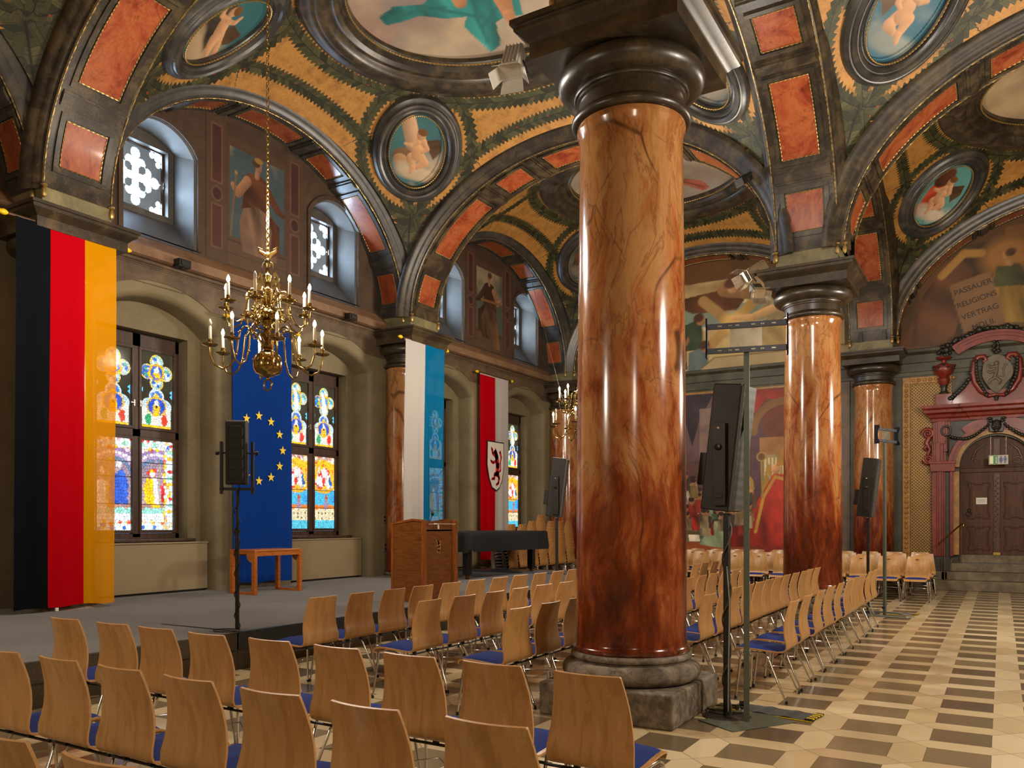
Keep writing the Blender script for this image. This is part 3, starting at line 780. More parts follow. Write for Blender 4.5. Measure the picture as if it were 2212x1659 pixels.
def medallion(cx, cy, k, label, pic=None, group=None):
    sx, sy, C, t1, t2, n = MEDR[k]
    r = empty('ceiling_medallion', label, 'medallion', (cx, cy, 0), 0, group)
    def pt(u, v, h):
        u, v = np.asarray(u, float), np.asarray(v, float)
        p = C+u[..., None]*t1+v[..., None]*t2
        q = p-np.array([0, 0, ZS-.02]); s_ = np.sqrt((q[..., 0]/VA)**2+(q[..., 1]/VB)**2+(q[..., 2]/VC)**2)
        p = q/s_[..., None]; nn = p/np.array([VA**2, VB**2, VC**2]); nn /= np.linalg.norm(nn, axis=-1, keepdims=True)
        return p+np.array([0, 0, ZS-.02])-nn*np.asarray(h)[..., None]
    def fr(a, f, h): return tuple(pt((.54+.33*f)*math.cos(a), (.75+.35*f)*math.sin(a), h*.75))
    MB().rings(prof_ring(fr, FPROF, 96), False, False).build('frame', M['bronze_blue'], r, 30, fix=False)
    m = MB(); N = 170; m.tube([fr(2*PI*i/N, .0, .16) for i in range(N)], [.016 if i % 2 else .006 for i in range(N)], 5, True)
    m.build('bead_moulding', M['gold'], r, 0, fix=False)
    nr, na = 60, 150
    R, A_ = np.meshgrid(np.linspace(0.001, 1, nr), np.linspace(0, 2*PI, na), indexing='ij')
    u, v = .545*R*np.cos(A_), .755*R*np.sin(A_)
    painted('painting', pt(u, v, np.full_like(u, .03)), nr, na, pic.at(u+.56, v+.77), M['mural'], r)
    return r
def medpic(sky, seed, pose, flip, extra, cloud='#b9a184'):
    P = Pic(1.12, 1.54, 110, sky)
    P.cloud(cloud, 2.2, .42, .6, seed, .9, np.clip((.95-P.Y)*2, 0, 1))
    if extra == 'column':
        P.cap((.78, 1.35), (.62, .85), .14, .15, '#b58f6e', .5); P.ell(.82, .62, .2, .17, '#6a4c34', .2, None, .5); P.ell(.86, .55, .14, .12, '#9b7650', .2, None, .4)
    if extra == 'red': P.drape([(.25, .2), (.95, .25), (.9, .9), (.75, 1.2), (.45, .9)], '#a8402a', .8, 4, .8, seed); P.ell(.72, 1.15, .2, .24, '#54301f', .4, .2, .4)
    if extra == 'gold': P.ell(.85, 1.05, .16, .09, '#b98f2e', .2, None, .5); P.ell(.85, 1.07, .1, .05, '#6a4c1a')
    if extra == 'dark': P.drape([(.2, .3), (.5, .2), (.95, .5), (.9, 1.1), (.7, 1.0)], '#3c3428', .7, 4, .8, seed)
    P.ell(.5, .28, .42, .14, cloud, .1, .5, .3); P.ell(.72, .4, .25, .12, cloud, .2, .6, .2, .7)
    putto(P, .53, .76, .72, '#c09068', flip, pose)
    P.grain(.12, 7, seed)
    return P
MP = [medpic('#3a6466', 3, 0, 1, 'column'), medpic('#2f5f63', 5, 1, 1, 'dark', '#a48a6c'), medpic('#2f6274', 8, 0, -1, 'gold', '#7f8680'),
      medpic('#5a8f8a', 12, 0, 1, 'red', '#c0ae98'), medpic('#3a4a50', 15, 0, -1, 'dark', '#7d7060')]
def bigpic(seed, robe, cloud):
    P = Pic(4.0, 3.5, 90, '#8e7a68', -2., -1.75)
    P.cloud(cloud, .8, .35, .62, seed); P.cloud('#8d6a62', .9, .5, .72, seed+4, .7); P.cloud('#b59c7c', 1.4, .55, .75, seed+9, .7); P.cloud('#5f6a70', 1.1, .62, .8, seed+2, .6)
    # robed figure seated on clouds, drapery streaming to both sides
    dk = tuple(c*.55 for c in hx(robe))
    P.drape([(-1.45, -.78), (-1.2, -.6), (-.75, -.62), (-.4, -.25), (.0, -.35), (.3, -.2), (.75, -.35), (.85, -.75), (.55, -.85), (.42, -.98), (.52, -1.42), (.36, -1.6), (.1, -1.35), (-.1, -1.1), (-.05, -.9), (-.4, -.95), (-.8, -.86), (-1.1, -.95), (-1.35, -.98)], robe, .5, 2.6, 1.0, seed)
    for q in ([(-.75, -.65), (-.3, -.8), (.2, -.9)], [(.05, -.5), (.12, -.95), (.3, -1.4)], [(.3, -.45), (.4, -.95)], [(-1.3, -.85), (-.8, -.75), (-.4, -.7)], [(.5, -.5), (.35, -.85), (.2, -1.1)]): P.line(q, .035, dk, .7)
    P.limb([(.35, .35), (.45, -.3), (.62, -.78), (.72, -1.0), (.82, -1.08)], [.22, .17, .10, .07, .05], '#a9744c'); P.limb([(-.1, .3), (-.2, -.3), (-.15, -.62)], [.22, .18, .1], '#a9744c')
    P.drape([(-.6, -.1), (.5, -.2), (.7, .6), (.1, 1.0), (-.5, .8)], '#a39080', .9, 2.4, .7, seed+1)
    P.ell(-.05, 1.15, .16, .19, '#b98762', 0, None, .4)
    P.grain(.1, 4, seed)
    return lambda x, y, fx=1: P
def orient(P, ang, ox=2.0, oy=1.75, k=1.0, fx=1):
    ca, sa = math.cos(ang), math.sin(ang)
    return lambda x, y: P.at(fx*(x*ca+y*sa)*k+ox, (-x*sa+y*ca)*k+oy)
B1 = bigpic(2, '#2f7f78', '#a8957c')(0, 0); B2 = bigpic(21, '#8a4a38', '#a89a8a')(0, 0); B3 = bigpic(33, '#b0874e', '#c0a67e')(0, 0)
def ceilings():
    oval(CXL, YM[1], 'large oval ceiling painting with teal drapery among clouds, top centre', orient(B1, PI+.585, 2.0, 1.75, 1.0, -1))
    oval(CXL, YM[2], 'oval ceiling painting in the far left vault, half hidden by the front column', orient(B2, PI+.5), 120)
    oval(CXR, YM[2], 'oval ceiling painting in the far right vault, cut by the right edge', orient(B3, PI), 120)
    oval(CXR, YM[1], 'oval ceiling painting above the right front bay', orient(B2, 0), 100)
    medallion(CXL, YM[1], 1, 'oval medallion of a putto hugging a broken column, left of the front column', MP[0])
    medallion(CXL, YM[1], 0, 'oval medallion of a stretched out putto, at the top beside the big arch', MP[1])
    medallion(CXL, YM[1], 3, 'oval medallion half hidden by the front capital', MP[4])
    medallion(CXL, YM[2], 1, 'small oval medallion at the edge of the front column', MP[4])
    medallion(CXR, YM[1], 1, 'brightly lit oval medallion of a putto with golden bowl, upper right', MP[2])
    medallion(CXR, YM[2], 1, 'oval medallion of putto beside red drapery, above the portal arch', MP[3])
    medallion(CXL, YM[2], 3, 'oval medallion in the far vault behind the front column', MP[1])
ceilings()
# ------------------------------------------------------------------ left wall with niches, windows and lunettes
WC = [8.19, 12.08, 15.95, 19.66]          # window axes along the left wall
def arc(c, w, z0, crown, n=20):
    h = crown-z0; R = (w*w+h*h)/(2*h); a = math.asin(min(1, w/R)); zc = crown-R
    return [(c+R*math.sin(-a+2*a*i/n), zc+R*math.cos(-a+2*a*i/n)) for i in range(n+1)]
def niche(c, w, z0, crown, zb=0.0): return [(c-w, zb)]+arc(c, w, z0, crown)+[(c+w, zb)]
def left_wall():
    X = lambda x: (lambda a, b: (x, a, b))
    mb = MB(); y0, y1 = -1.8, YE
    poly = [(y0, 5.55), (y0, 0)]
    for c in WC: poly += niche(c, 1.21, 4.70, 5.20)
    poly += [(y1, 0), (y1, 5.55)]
    mb.flat([poly], X(XW))
    for c in WC:
        loops = []
        for k in range(7):
            ph = PI/2*k/6; d = .13*math.sin(ph)
            loops.append([(XW-.13*(1-math.cos(ph)), a, b) for a, b in niche(c, 1.21-d, 4.70-.1*d, 5.20-d)])
        loops.append([(XN, a, b) for a, b in niche(c, 1.06, 4.66, 5.05)])
        mb.rings(loops, False, False, False)
        hole = [(c-.81, 1.26), (c+.81, 1.26), (c+.81, 4.61), (c-.81, 4.61)]
        mb.flat([niche(c, 1.06, 4.66, 5.05), hole], X(XN))
        mb.rings([[(x, a, b) for a, b in hole] for x in (XN, XG-.05)], False, False)
    w = mb.build('wall_left', [M['wall']], smooth=30)
    struct(w, 'olive beige left wall with four arched window niches', 'wall')
    # frieze over the niches, its lower edge follows the arches
    f = MB(); top = 5.50; low = 5.04
    def strip(p0, p1, cs):
        pts = [(p0, top), (p0, low)]
        for c in cs:
            pts += [q for q in arc(c, 1.34, 4.72, 5.31, 40) if q[1] > low]
        return pts+[(p1, low), (p1, top)]
    f.prism(strip(6.7, 13.6, WC[:2]), lambda a, b, w_: (XW+w_, a, b), -.01, .014)
    f.prism(strip(14.3, 21.2, WC[2:]), lambda a, b, w_: (XW+w_, a, b), -.01, .014)
    for z in (5.24,): f.box(XW+.013, XW+.018, 6.7, 21.2, z, z+.012)
    f.build('frieze', M['frieze'], w, 0)
    pr = [(0, 5.49), (.03, 5.49), (.03, 5.51), (.045, 5.515), (.045, 5.53), (.075, 5.545), (.085, 5.565), (.085, 5.58), (.02, 5.585), (.02, 5.60)]
    MB().rings([[(XW+a, y, b) for a, b in pr] for y in (-1.2, 21.4)], False, False, False).build('cornice', M['frieze'], w, 20)
    pr = [(0, 5.585), (.15, 5.59), (.17, 5.60), (.20, 5.605), (.20, 5.745), (.185, 5.76), (-.02, 5.96)]
    MB().rings([[(XW+a, y, b) for a, b in pr] for y in (-1.2, 21.4)], False, False, False).build('ledge', M['ledge'], w, 20)
    # lunette walls with the small windows
    for i in (1, 2):
        yc = YM[i]; m = MB(); a_ = AY+.16; cs = WC[2*i-2:2*i]
        out = [(yc-a_, 5.9)]+[(yc+a_*math.cos(PI-PI*k/40), ZS+(BX+.1)*math.sin(PI*k/40)) for k in range(1, 40)]+[(yc+a_, 5.9)]
        def ho(c, w_, zb, sp, cr): return [(c-w_, zb)]+arc(c, w_, sp, cr, 14)+[(c+w_, zb)]
        holes = [ho(c, .66, 5.95, 7.50, 7.88) for c in cs]
        m.flat([out]+holes, lambda a, b: (XW, a, b)); m.cur = 1
        for c in cs:
            m.rings([[(x, a, b) for a, b in ho(c, w_, zb, sp, cr)] for x, w_, zb, sp, cr in ((XW, .66, 5.95, 7.5, 7.88), (XW-.03, .63, 5.98, 7.49, 7.86), (-11.86, .60, 6.50, 7.67, 7.86))], False, False, True)
            m.flat([ho(c, .60, 6.50, 7.67, 7.86), [(c-.5, 6.60), (c+.5, 6.60), (c+.5, 7.665), (c-.5, 7.665)]], lambda a, b: (-11.86, a, b))
            m.rings([[(x, a, b) for a, b in [(c-.5, 6.60), (c+.5, 6.60), (c+.5, 7.665), (c-.5, 7.665)]] for x in (-11.86, -12.04)], False, False)
        o = m.build('wall_left_%d' % i, [M['lunette'], M['reveal']], smooth=30)
        struct(o, 'brown painted lunette wall above window pair %s' % ('nearest the stage front' if i == 1 else 'at the far end'), 'wall')
        for c in cs:
            t = MB(); t.prism(ho(c, .74, 5.99, 7.52, 7.97), lambda a, b, w_: (XW+w_, a, b), -.005, .035, [ho(c, .665, 5.99, 7.5, 7.885)])
            t.build('window_architrave', M['lunette'], o, 20)
    struct(MB().box(XW-.02, XW, -1.8, 6.35, 5.5, 9.0).build('wall_left_3', M['lunette'], smooth=0), 'dark left wall above the ledge at the left edge', 'wall')
left_wall()

def solid(y, z):
    """stone of the tracery (True) or opening, unit square -1..1"""
    def C(a, b, r): return (y-a)**2+(z-b)**2 < r*r
    op = (abs(y) < .13 and abs(z) < .78) or (abs(z) < .13 and abs(y) < .78)
    for sy, sz in ((1,0),(-1,0),(0,1),(0,-1)):
        op |= C(sy*.72, sz*.72, .17)
        op |= C(sy*.45+sz*.22, sz*.45+sy*.22, .15) | C(sy*.45-sz*.22, sz*.45-sy*.22, .15) | C(sy*.42, sz*.42, .17)
    for a in (-1, 1):
        for b in (-1, 1):
            op |= C(a*.86, b*.86, .16) | C(a*.86, b*.62, .1) | C(a*.62, b*.86, .1)
            op &= not (C(a*.27, b*.27, .12))
            if C(a*.30, b*.30, .055): op = False
    return not op or max(abs(y), abs(z)) > .97
def small_windows():
    N = 84; g = [[solid(-1+2*(i+.5)/N, -1+2*(k+.5)/N) for k in range(N)] for i in range(N)]
    m = MB(); h = .97/N; hz = 1.05/N
    for i in range(N):
        for k in range(N):
            if not g[i][k]: continue
            a0, a1, b0, b1 = -.485+i*h, -.485+(i+1)*h, -.525+k*hz, -.525+(k+1)*hz
            m.add([(.0, a0, b0), (.0, a1, b0), (.0, a1, b1), (.0, a0, b1)], [(0, 1, 2, 3)])
            for di, dk, q in ((-1, 0, ((a0, b0), (a0, b1))), (1, 0, ((a1, b1), (a1, b0))), (0, -1, ((a1, b0), (a0, b0))), (0, 1, ((a0, b1), (a1, b1)))):
                ii, kk = i+di, k+dk
                if not (0 <= ii < N and 0 <= kk < N) or not g[ii][kk]:
                    m.add([(0, *q[0]), (0, *q[1]), (-.06, *q[1]), (-.06, *q[0])], [(0, 1, 2, 3)])
    tr = None
    labs = ['first small upper window with white quatrefoil tracery, at upper left', 'small quatrefoil window right of the hanging chandelier', 'small upper window behind the panelled arch', 'last small upper window at the far end']
    for i, c in enumerate(WC):
        r = empty('window_%d' % (i+5), labs[i], 'window', (-12.0, c, 7.14)); r['kind'] = 'structure'
        if tr is None: tr = m.build('tracery', M['tracery'], r, 0)
        else:
            t = tr.copy(); COL.objects.link(t); t.parent = r
        MB().box(-.075, -.07, -.5, .5, -.54, .54).build('pane', M['skyglass'], r, 0)
        f = MB()
        for b in ((-.5, .5, -.545, -.505), (-.5, .5, .505, .545), (-.5, -.465, -.54, .54), (.465, .5, -.54, .54)): f.box(-.02, .035, *b)
        f.build('frame', M['frame'], r, 0, .006)
        h = MB(); h.box(.03, .05, .478, .492, -.06, .06); h.bar((.045, .485, .0), (.06, .40, -.02), .014, .014); h.build('handle', M['alu'], r, 0)
small_windows()

# ------------------------------------------------------------------ stained glass designs
def glassify(P, cell, seed, lead=.0045):
    """cut the pigment raster into leaded pieces: each piece takes the colour under its seed"""
    r = np.random.default_rng(seed); nx, ny = int(P.w/cell)+2, int(P.h/cell)+2
    gx, gy = np.meshgrid(np.arange(nx), np.arange(ny), indexing='ij')
    sx = (gx+.5*(gy % 2)*.6+r.random(gx.shape)*.75)*cell-cell*.6; sy = (gy+r.random(gx.shape)*.75)*cell-cell*.6
    x0, y0 = P.X.min(), P.Y.min(); X = P.X-x0; Y = P.Y-y0
    ci = np.floor(X/cell).astype(int); cj = np.floor(Y/cell).astype(int)
    d1 = np.full(X.shape, 9.); d2 = np.full(X.shape, 9.); bi = np.zeros(X.shape, int); bj = np.zeros(X.shape, int)
    for a in (-1, 0, 1, 2):
        for b in (-1, 0, 1, 2):
            i = np.clip(ci+a, 0, nx-1); j = np.clip(cj+b, 0, ny-1); d = np.hypot(X-sx[i, j], Y-sy[i, j])
            n = d < d1-1e-9; d2 = np.where(n, d1, np.where((d < d2) & ~((i == bi) & (j == bj)), d, d2)); d1 = np.where(n, d, d1); bi = np.where(n, i, bi); bj = np.where(n, j, bj)
    col = P.at(sx[bi, bj], sy[bi, bj]); k = .75+.5*r.random(gx.shape); col = col*k[bi, bj][..., None]
    col = col*.75+P.img*.25
    m = np.clip((d2-d1)/lead-.3, 0, 1); P.img = col*m[..., None]+.006; return P
def lead(P, pts, w=.005): P.line(pts, w, (.006, .006, .006)); return P
PW, PH, UH = .60, 1.47, 1.25
CB = ['#e8a818', '#d83818', '#3864c8', '#bfe0d8', '#f0d870', '#58a878']
def border(P, seed, both=False):
    r = random.Random(seed); w, h = P.w, P.h
    def rosette(x, y): 
        P.ell(x, y, .075, .075, '#e8b030'); P.ell(x, y, .058, .058, '#2c50b8'); 
        for k in range(5): P.ell(x+.04*math.cos(k*1.26), y+.04*math.sin(k*1.26), .02, .02, '#e0f0ff')
    P.rect(0, h-.17, w, h, '#cfe8e8'); P.rect(0, 0, w, .13, '#cfe8e8')
    if both or P.side > 0: P.rect(w-.15, 0, w, h, '#cfe8e8')
    for k in range(12):
        x = .05+k*.11
        P.ell(x, h-.06, .035, .055, '#eaf4ff' if k % 2 else '#88c8a8'); P.ell(x, h-.01, .03, .02, '#c02818')
        P.ell(x, .04, .03, .035, '#eaf4ff' if k % 2 else '#3c68c8')
    P.line([(0, h-.15), (w, h-.15)], .018, '#f0b820'); P.line([(0, .12), (w, .12)], .018, '#f0b820')
    for k in range(6): P.ell(.06+k*.16, h-.15, .024, .024, '#d02818'); P.ell(.1+k*.16, .12, .024, .024, '#d02818')
    if P.side > 0:
        for k in range(12):
            P.ell(w-.05, .2+k*.11, .05, .035, ['#eaf4ff', '#e8b030', '#8cc8b0', '#c02818'][k % 4])
        P.line([(w-.15, .1), (w-.15, .45), (w-.04, .62), (w-.15, .8), (w-.15, h-.1)], .018, '#f0b820')
        for k in range(7): P.ell(w-.15, .2+k*.19, .022, .022, '#d02818')
    rosette(w-.1 if P.side > 0 else .1, h-.1); rosette(w-.1 if P.side > 0 else .1, .1)
def pane_low(k, side):
    P = Pic(PW, PH, 170, '#a89098'); P.side = side
    if k == 0:           # arcade with robed figures
        P.cloud('#8c7888', 6, .45, .6, 2, .8)
        for q in range(5): P.line([(side*.0+.3+(.52-q*.05)*math.cos(a), .85+(.5-q*.05)*math.sin(a)) for a in np.linspace(0, PI, 16)], .022, ['#d8c0d8', '#8870a0', '#e8dcec', '#a890b8', '#607898'][q])
        P.rect(0, .13, PW, .27, '#dfe8ea'); P.rect(0, .27, PW, .40, '#8cd0c0'); P.rect(0, .36, PW, .42, '#b08070')
        if side < 0:
            P.drape([(.27, .42), (.55, .42), (.56, .8), (.47, 1.0), (.33, .9), (.24, .75)], '#2c58c0', .3, 9, .8)
            P.drape([(.05, .3), (.2, .32), (.22, .75), (.1, .85), (0, .7)], '#d8dce8', .1, 9, .6); P.ell(.41, 1.04, .05, .06, '#f0e4e0'); P.ell(.12, .93, .045, .055, '#f0e0d8')
            P.line([(.2, .4), (.22, 1.1)], .008, '#e8b030'); P.ell(.24, 1.12, .03, .03, '#f0c040')
        else:
            P.drape([(.12, .42), (.38, .36), (.34, .7), (.28, .85), (.12, .85), (.06, .65)], '#f0b818', .2, 9, .7)
            P.drape([(.28, .42), (.36, .4), (.3, .9), (.22, .92)], '#e8ecf4', .2, 9, .5); P.ell(.22, .93, .085, .085, '#d83020'); P.ell(.22, .92, .05, .06, '#f4e8dc'); P.ell(.22, .96, .05, .025, '#f0c020')
            P.drape([(.4, .45), (.55, .45), (.56, .75), (.45, .85), (.38, .7)], '#c02828', .5, 9, .8); P.ell(.45, .88, .04, .05, '#f0e4dc'); P.ell(.5, .5, .05, .1, '#38905c')
        border(P, 3)
    else:                # city by the river under a golden glory
        P.cloud('#f0b820', 9, .4, .5, 4); P.cloud('#e03820', 12, .55, .62, 6); P.cloud('#f4f0e8', 10, .58, .64, 7)
        P.rect(0, 0, PW, .17, '#50b4d0'); P.rect(0, .17, PW, .42, '#e0d0a8'); P.rect(0, .40, PW, .48, '#e07828'); P.rect(0, .48, PW, .78, '#48b0dc')
        P.cloud('#2c70c8', 5, .5, .65, 3, .8, ((P.Y > .48) & (P.Y < .78)).astype(float))
        for q in range(6): P.rect(.03+q*.1, .2, .07+q*.1, .24, '#705838'); P.rect(.03+q*.1, .29, .07+q*.1, .34, '#705838')
        P.poly([(.3, .4), (.34, .62), (.4, .62), (.44, .4)], '#a08098'); P.poly([(.32, .6), (.37, .74), (.42, .6)], '#b05030')
        P.line([(0, .86), (.12, .78), (.3, .74), (.48, .78), (.6, .86)], .03, '#f0a818'); 
        for x, y in ((.12, 1.0), (.3, 1.12), (.48, 1.0), (.2, .95), (.42, .93)): P.ell(x, y, .055, .1, ['#f4f0ec', '#e8ecf8', '#d0e4e8'][int(x*50) % 3], .2); P.ell(x, y+.1, .03, .035, '#f4e4d8')
        P.ell(.5, 1.0, .06, .12, '#2860a8'); P.ell(.3, .95, .035, .1, '#d83020'); P.line([(.05, 1.0), (.12, 1.3), (.3, 1.38), (.48, 1.3), (.55, 1.0)], .04, '#f4b420')
    P = glassify(P, .052 if k == 0 else .040, 5+k+side)
    for z in (.42, .86, 1.1) if k == 0 else (.42, .78): lead(P, [(0, z), (PW, z)], .006)
    return P
def pane_up(k, side):
    P = Pic(PW, UH, 170, '#4a4230'); P.cloud('#5d5a48', 3, .4, .7, 5, .8); P.cloud('#33301f', 2.4, .5, .7, 8, .8)
    c1, c2 = (.30, .92), (.30, .36)
    def ring(x, y, r, a, b, seed):
        P.ell(x, y, r, r, '#f0bc30'); P.ell(x, y, r*.84, r*.84, a)
        rr = random.Random(seed)
        for q in range(6): P.ell(x+r*.45*math.cos(q*1.05+seed), y+r*.45*math.sin(q*1.05+seed), r*.24, r*.24, rr.choice([b, '#eaf6ff', '#58a878']), 0)
    pal = [('#3060c0', '#d84028'), ('#3c9ccc', '#e83c30')][k]
    gl = Pic(PW, UH, 170, '#000000'); keep = np.zeros_like(P.X)
    for dx, dy in ((0, .17), (0, -.17), (.17, 0), (-.17, 0)): keep = np.maximum(keep, (np.hypot(P.X-c1[0]-dx, P.Y-c1[1]-dy) < .125))
    keep = np.maximum(keep, np.hypot(P.X-c1[0], P.Y-c1[1]) < .16)
    keep = np.maximum(keep, (np.hypot(P.X-c2[0], P.Y-c2[1]-.16) < .14))
    keep = np.maximum(keep, ((np.abs(P.X-c2[0]) < .27) & (P.Y < c2[1]-.02)) | (np.hypot(P.X-c2[0]+.15, P.Y-c2[1]) < .13) | (np.hypot(P.X-c2[0]-.15, P.Y-c2[1]) < .13))
    dark = P.img.copy()
    P.img[:] = hx('#b8d4e8')
    for q, (dx, dy) in enumerate(((0, .17), (0, -.17), (.17, 0), (-.17, 0))): ring(c1[0]+dx, c1[1]+dy, .125, ['#8cc8b0', '#9cc8c0', '#a8d0d8', '#3864c8'][q], pal[0], q)
    ring(*c1, .155, '#e0a028', pal[0], 9); P.ell(c1[0], c1[1], .11, .11, pal[0]); P.ell(c1[0], c1[1]-.03, .07, .05, '#f0b820'); P.ell(c1[0], c1[1]+.04, .05, .05, '#f4f0e8')
    if k: P.ell(c1[0], c1[1], .05, .2, '#f4f8ff', .25); P.ell(c1[0], c1[1]-.15, .07, .1, '#ffffff', .2)
    P.ell(c2[0], c2[1]+.16, .135, .135, '#d8ecf0'); P.ell(c2[0], c2[1]+.16, .1, .1, '#4878cc'); P.ell(c2[0], c2[1]+.15, .05, .06, '#f0c040')
    P.rect(c2[0]-.27, 0, c2[0]+.27, c2[1]-.02, '#e4ecd8'); P.ell(*c2, .19, .16, '#e8b030'); P.ell(*c2, .16, .135, '#2c50b8'); P.ell(c2[0], c2[1]-.05, .07, .12, '#f0b820'); P.ell(c2[0], c2[1]+.06, .04, .05, '#f4f0e8')
    P.ell(c2[0]-.15, .15, .06, .1, '#38a068'); P.ell(c2[0]+.15, .15, .06, .1, pal[1]); P.rect(c2[0]-.27, .0, c2[0]+.27, .05, '#f0b820')
    P = glassify(P, .036, 40+k+side)
    P.img = P.img*keep[..., None]+dark*.4*(1-keep[..., None])
    for q in ((.03, .62), (.57, .62), (.57, .55)): P.poly([(q[0]-.025, q[1]), (q[0]+.02, q[1]+.04), (q[0]+.02, q[1]-.04)], '#58b8e8')
    return P
GL = {}
def big_windows():
    for k in (0, 1):
        for side in (-1, 1): GL[k, side, 0] = pane_low(k, side); GL[k, side, 1] = pane_up(k, side)
    labs = ['stained glass window beside the black red gold flag', 'stained glass window with river city, right of the blue star flag', 'stained glass window behind the white and blue flag', 'farthest stained glass window right of the red and white flag']
    for i, c in enumerate(WC):
        r = empty('window_%d' % (i+1), labs[i], 'window', (XG, c, 0)); r['kind'] = 'structure'
        f = MB(); h = .79
        for b in ((-h, h, 1.28, 1.37), (-h, h, 4.385, 4.60), (-h, -h+.075, 1.28, 4.6), (h-.075, h, 1.28, 4.6), (-.075, .075, 1.3, 4.6), (-h, h, 2.93, 3.06)): f.box(-.05, .03, *b)
        f.build('frame', M['frame'], r, 0, .008)
        for side in (-1, 1):
            y0 = .085 if side > 0 else -.685
            for lev, (z0, hh) in enumerate(((1.42, PH), (3.10, UH))):
                cs = MB(); e = .045
                for b in ((y0-e, y0+PW+e, z0-e, z0), (y0-e, y0+PW+e, z0+hh, z0+hh+e), (y0-e, y0, z0, z0+hh), (y0+PW, y0+PW+e, z0, z0+hh)): cs.box(-.02, .05, *b)
                cs.build('casement', M['frame'], r, 0, .006)
                P = GL[i % 2, side, lev]
                pts = np.stack([np.full_like(P.X, .0), P.X+y0, P.Y+z0], -1)
                painted('pane', pts, P.nx, P.ny, P.img, M['stained'], r)
            hd = MB(); hd.box(.048, .062, side*.055-.012, side*.055+.012, 3.42, 3.52); hd.bar((.07, side*.055, 3.47), (.075, side*.055+side*.07, 3.47), .014, .014); hd.build('handle', M['alu'], r, 0)
        MB().box(XN-XG-.03, XN-XG+.06, -.93, .93, 1.235, 1.28).build('sill', M['frame'], r, 0, .008)
    # radiator covers in the niches
    rl = ['beige radiator cover under the window beside the German colours', 'beige radiator cover behind the small table', 'beige radiator cover behind the lectern and white flag', 'beige radiator cover behind the stacked chairs']
    for i, c in enumerate(WC):
        r = empty('radiator_cover', rl[i], 'radiator cover', (0, c, STZ), 0, 'radiator covers')
        MB().box(XN+.004, XN+.22, -1.02, 1.035, .035, .80).build('panel', M['radiator'], r, 0, .006)
        MB().box(XN+.004, XN+.235, -1.025, 1.04, .80, .825).build('top_board', M['radiator'], r, 0, .004)
        MB().box(XN+.004, XN+.19, -1.0, 1.0, .001, .035).build('gap', M['gap_shade'], r, 0)  # dark block, its colour stands for the shade under the cover
        p = MB()
        for d in (0, .05): p.tube([(XN+.1+d, 1.03, .09), (XN+.1+d, 1.2, .09), (XN+.12+d, 1.27, .08), (XN+.13+d, 1.28, .0)], .012, 6)
        p.build('pipe', M['radiator'], r, 40)
big_windows()

# ------------------------------------------------------------------ wall paintings of the lunettes
def wall_mural(i, label, sky, robe, cloak, seed):
    yc = (WC[2*i-2]+WC[2*i-1])/2; w, h = 2.2, 2.42
    P = Pic(w, h, 90, '#463529')
    P.rect(.0, 0, .42, h, '#4e3a2d'); P.rect(1.78, 0, w, h, '#4e3a2d')
    for x in (.1, 1.86):
        P.rect(x, .2, x+.24, .95, '#624734'); P.rect(x+.03, .23, x+.21, .92, '#4a2c26'); P.rect(x, 1.3, x+.24, 2.3, '#624734'); P.rect(x+.03, 1.33, x+.21, 2.27, '#452824')
        P.ell(x+.12, 1.12, .12, .13, '#624734'); P.ell(x+.12, 1.12, .09, .1, '#3a2422')
    P.rect(.44, .0, 1.76, 2.2, '#503a2c'); P.rect(.48, .5, 1.72, 2.05, sky); P.cloud('#9a8468', 1.5, .5, .7, seed, .7, ((P.X > .48) & (P.X < 1.72) & (P.Y > 1.3) & (P.Y < 2.05)).astype(float))
    P.rect(.44, 0, 1.76, .42, '#54402f'); P.line([(.44, .42), (1.76, .42)], .01, '#3a2a20'); P.line([(.44, .2), (1.76, .2)], .006, '#3a2a20'); P.line([(1.2, 0), (1.2, .2)], .006, '#3a2a20')
    robed(P, 1.08, .3, 1.75, robe, cloak, '#8c6448', '#4a3424', 1 if i == 1 else -1, seed, True)
    if i == 1: P.ell(1.12, 2.0, .1, .05, '#8a6a38'); P.line([(.5, .5), (.62, 1.6)], .018, '#6a5236'); P.ell(.62, 1.62, .035, .035, '#8a6a38')
    else: P.drape([(1.2, .1), (1.6, .1), (1.5, .6), (1.4, .85), (1.3, .6)], '#6a4a30', .1, 5, .6, seed); P.line([(.7, 1.25), (1.6, 1.3)], .03, '#7a5638')
    P.grain(.18, 5, seed)
    y0 = yc-w/2; pts = np.stack([np.full_like(P.X, XW+.008), P.X+y0, P.Y+5.97], -1)
    o = painted('wall_painting', pts, P.nx, P.ny, P.img, M['mural']); return meta(o, label, 'mural')
wall_mural(1, 'painted seated crowned figure between the two small windows above the chandelier', '#3f4c50', '#6a5040', '#54301f', 4)
wall_mural(2, 'darker painted seated figure with bell between the far small windows', '#4a5044', '#523a2a', '#3a261a', 9)

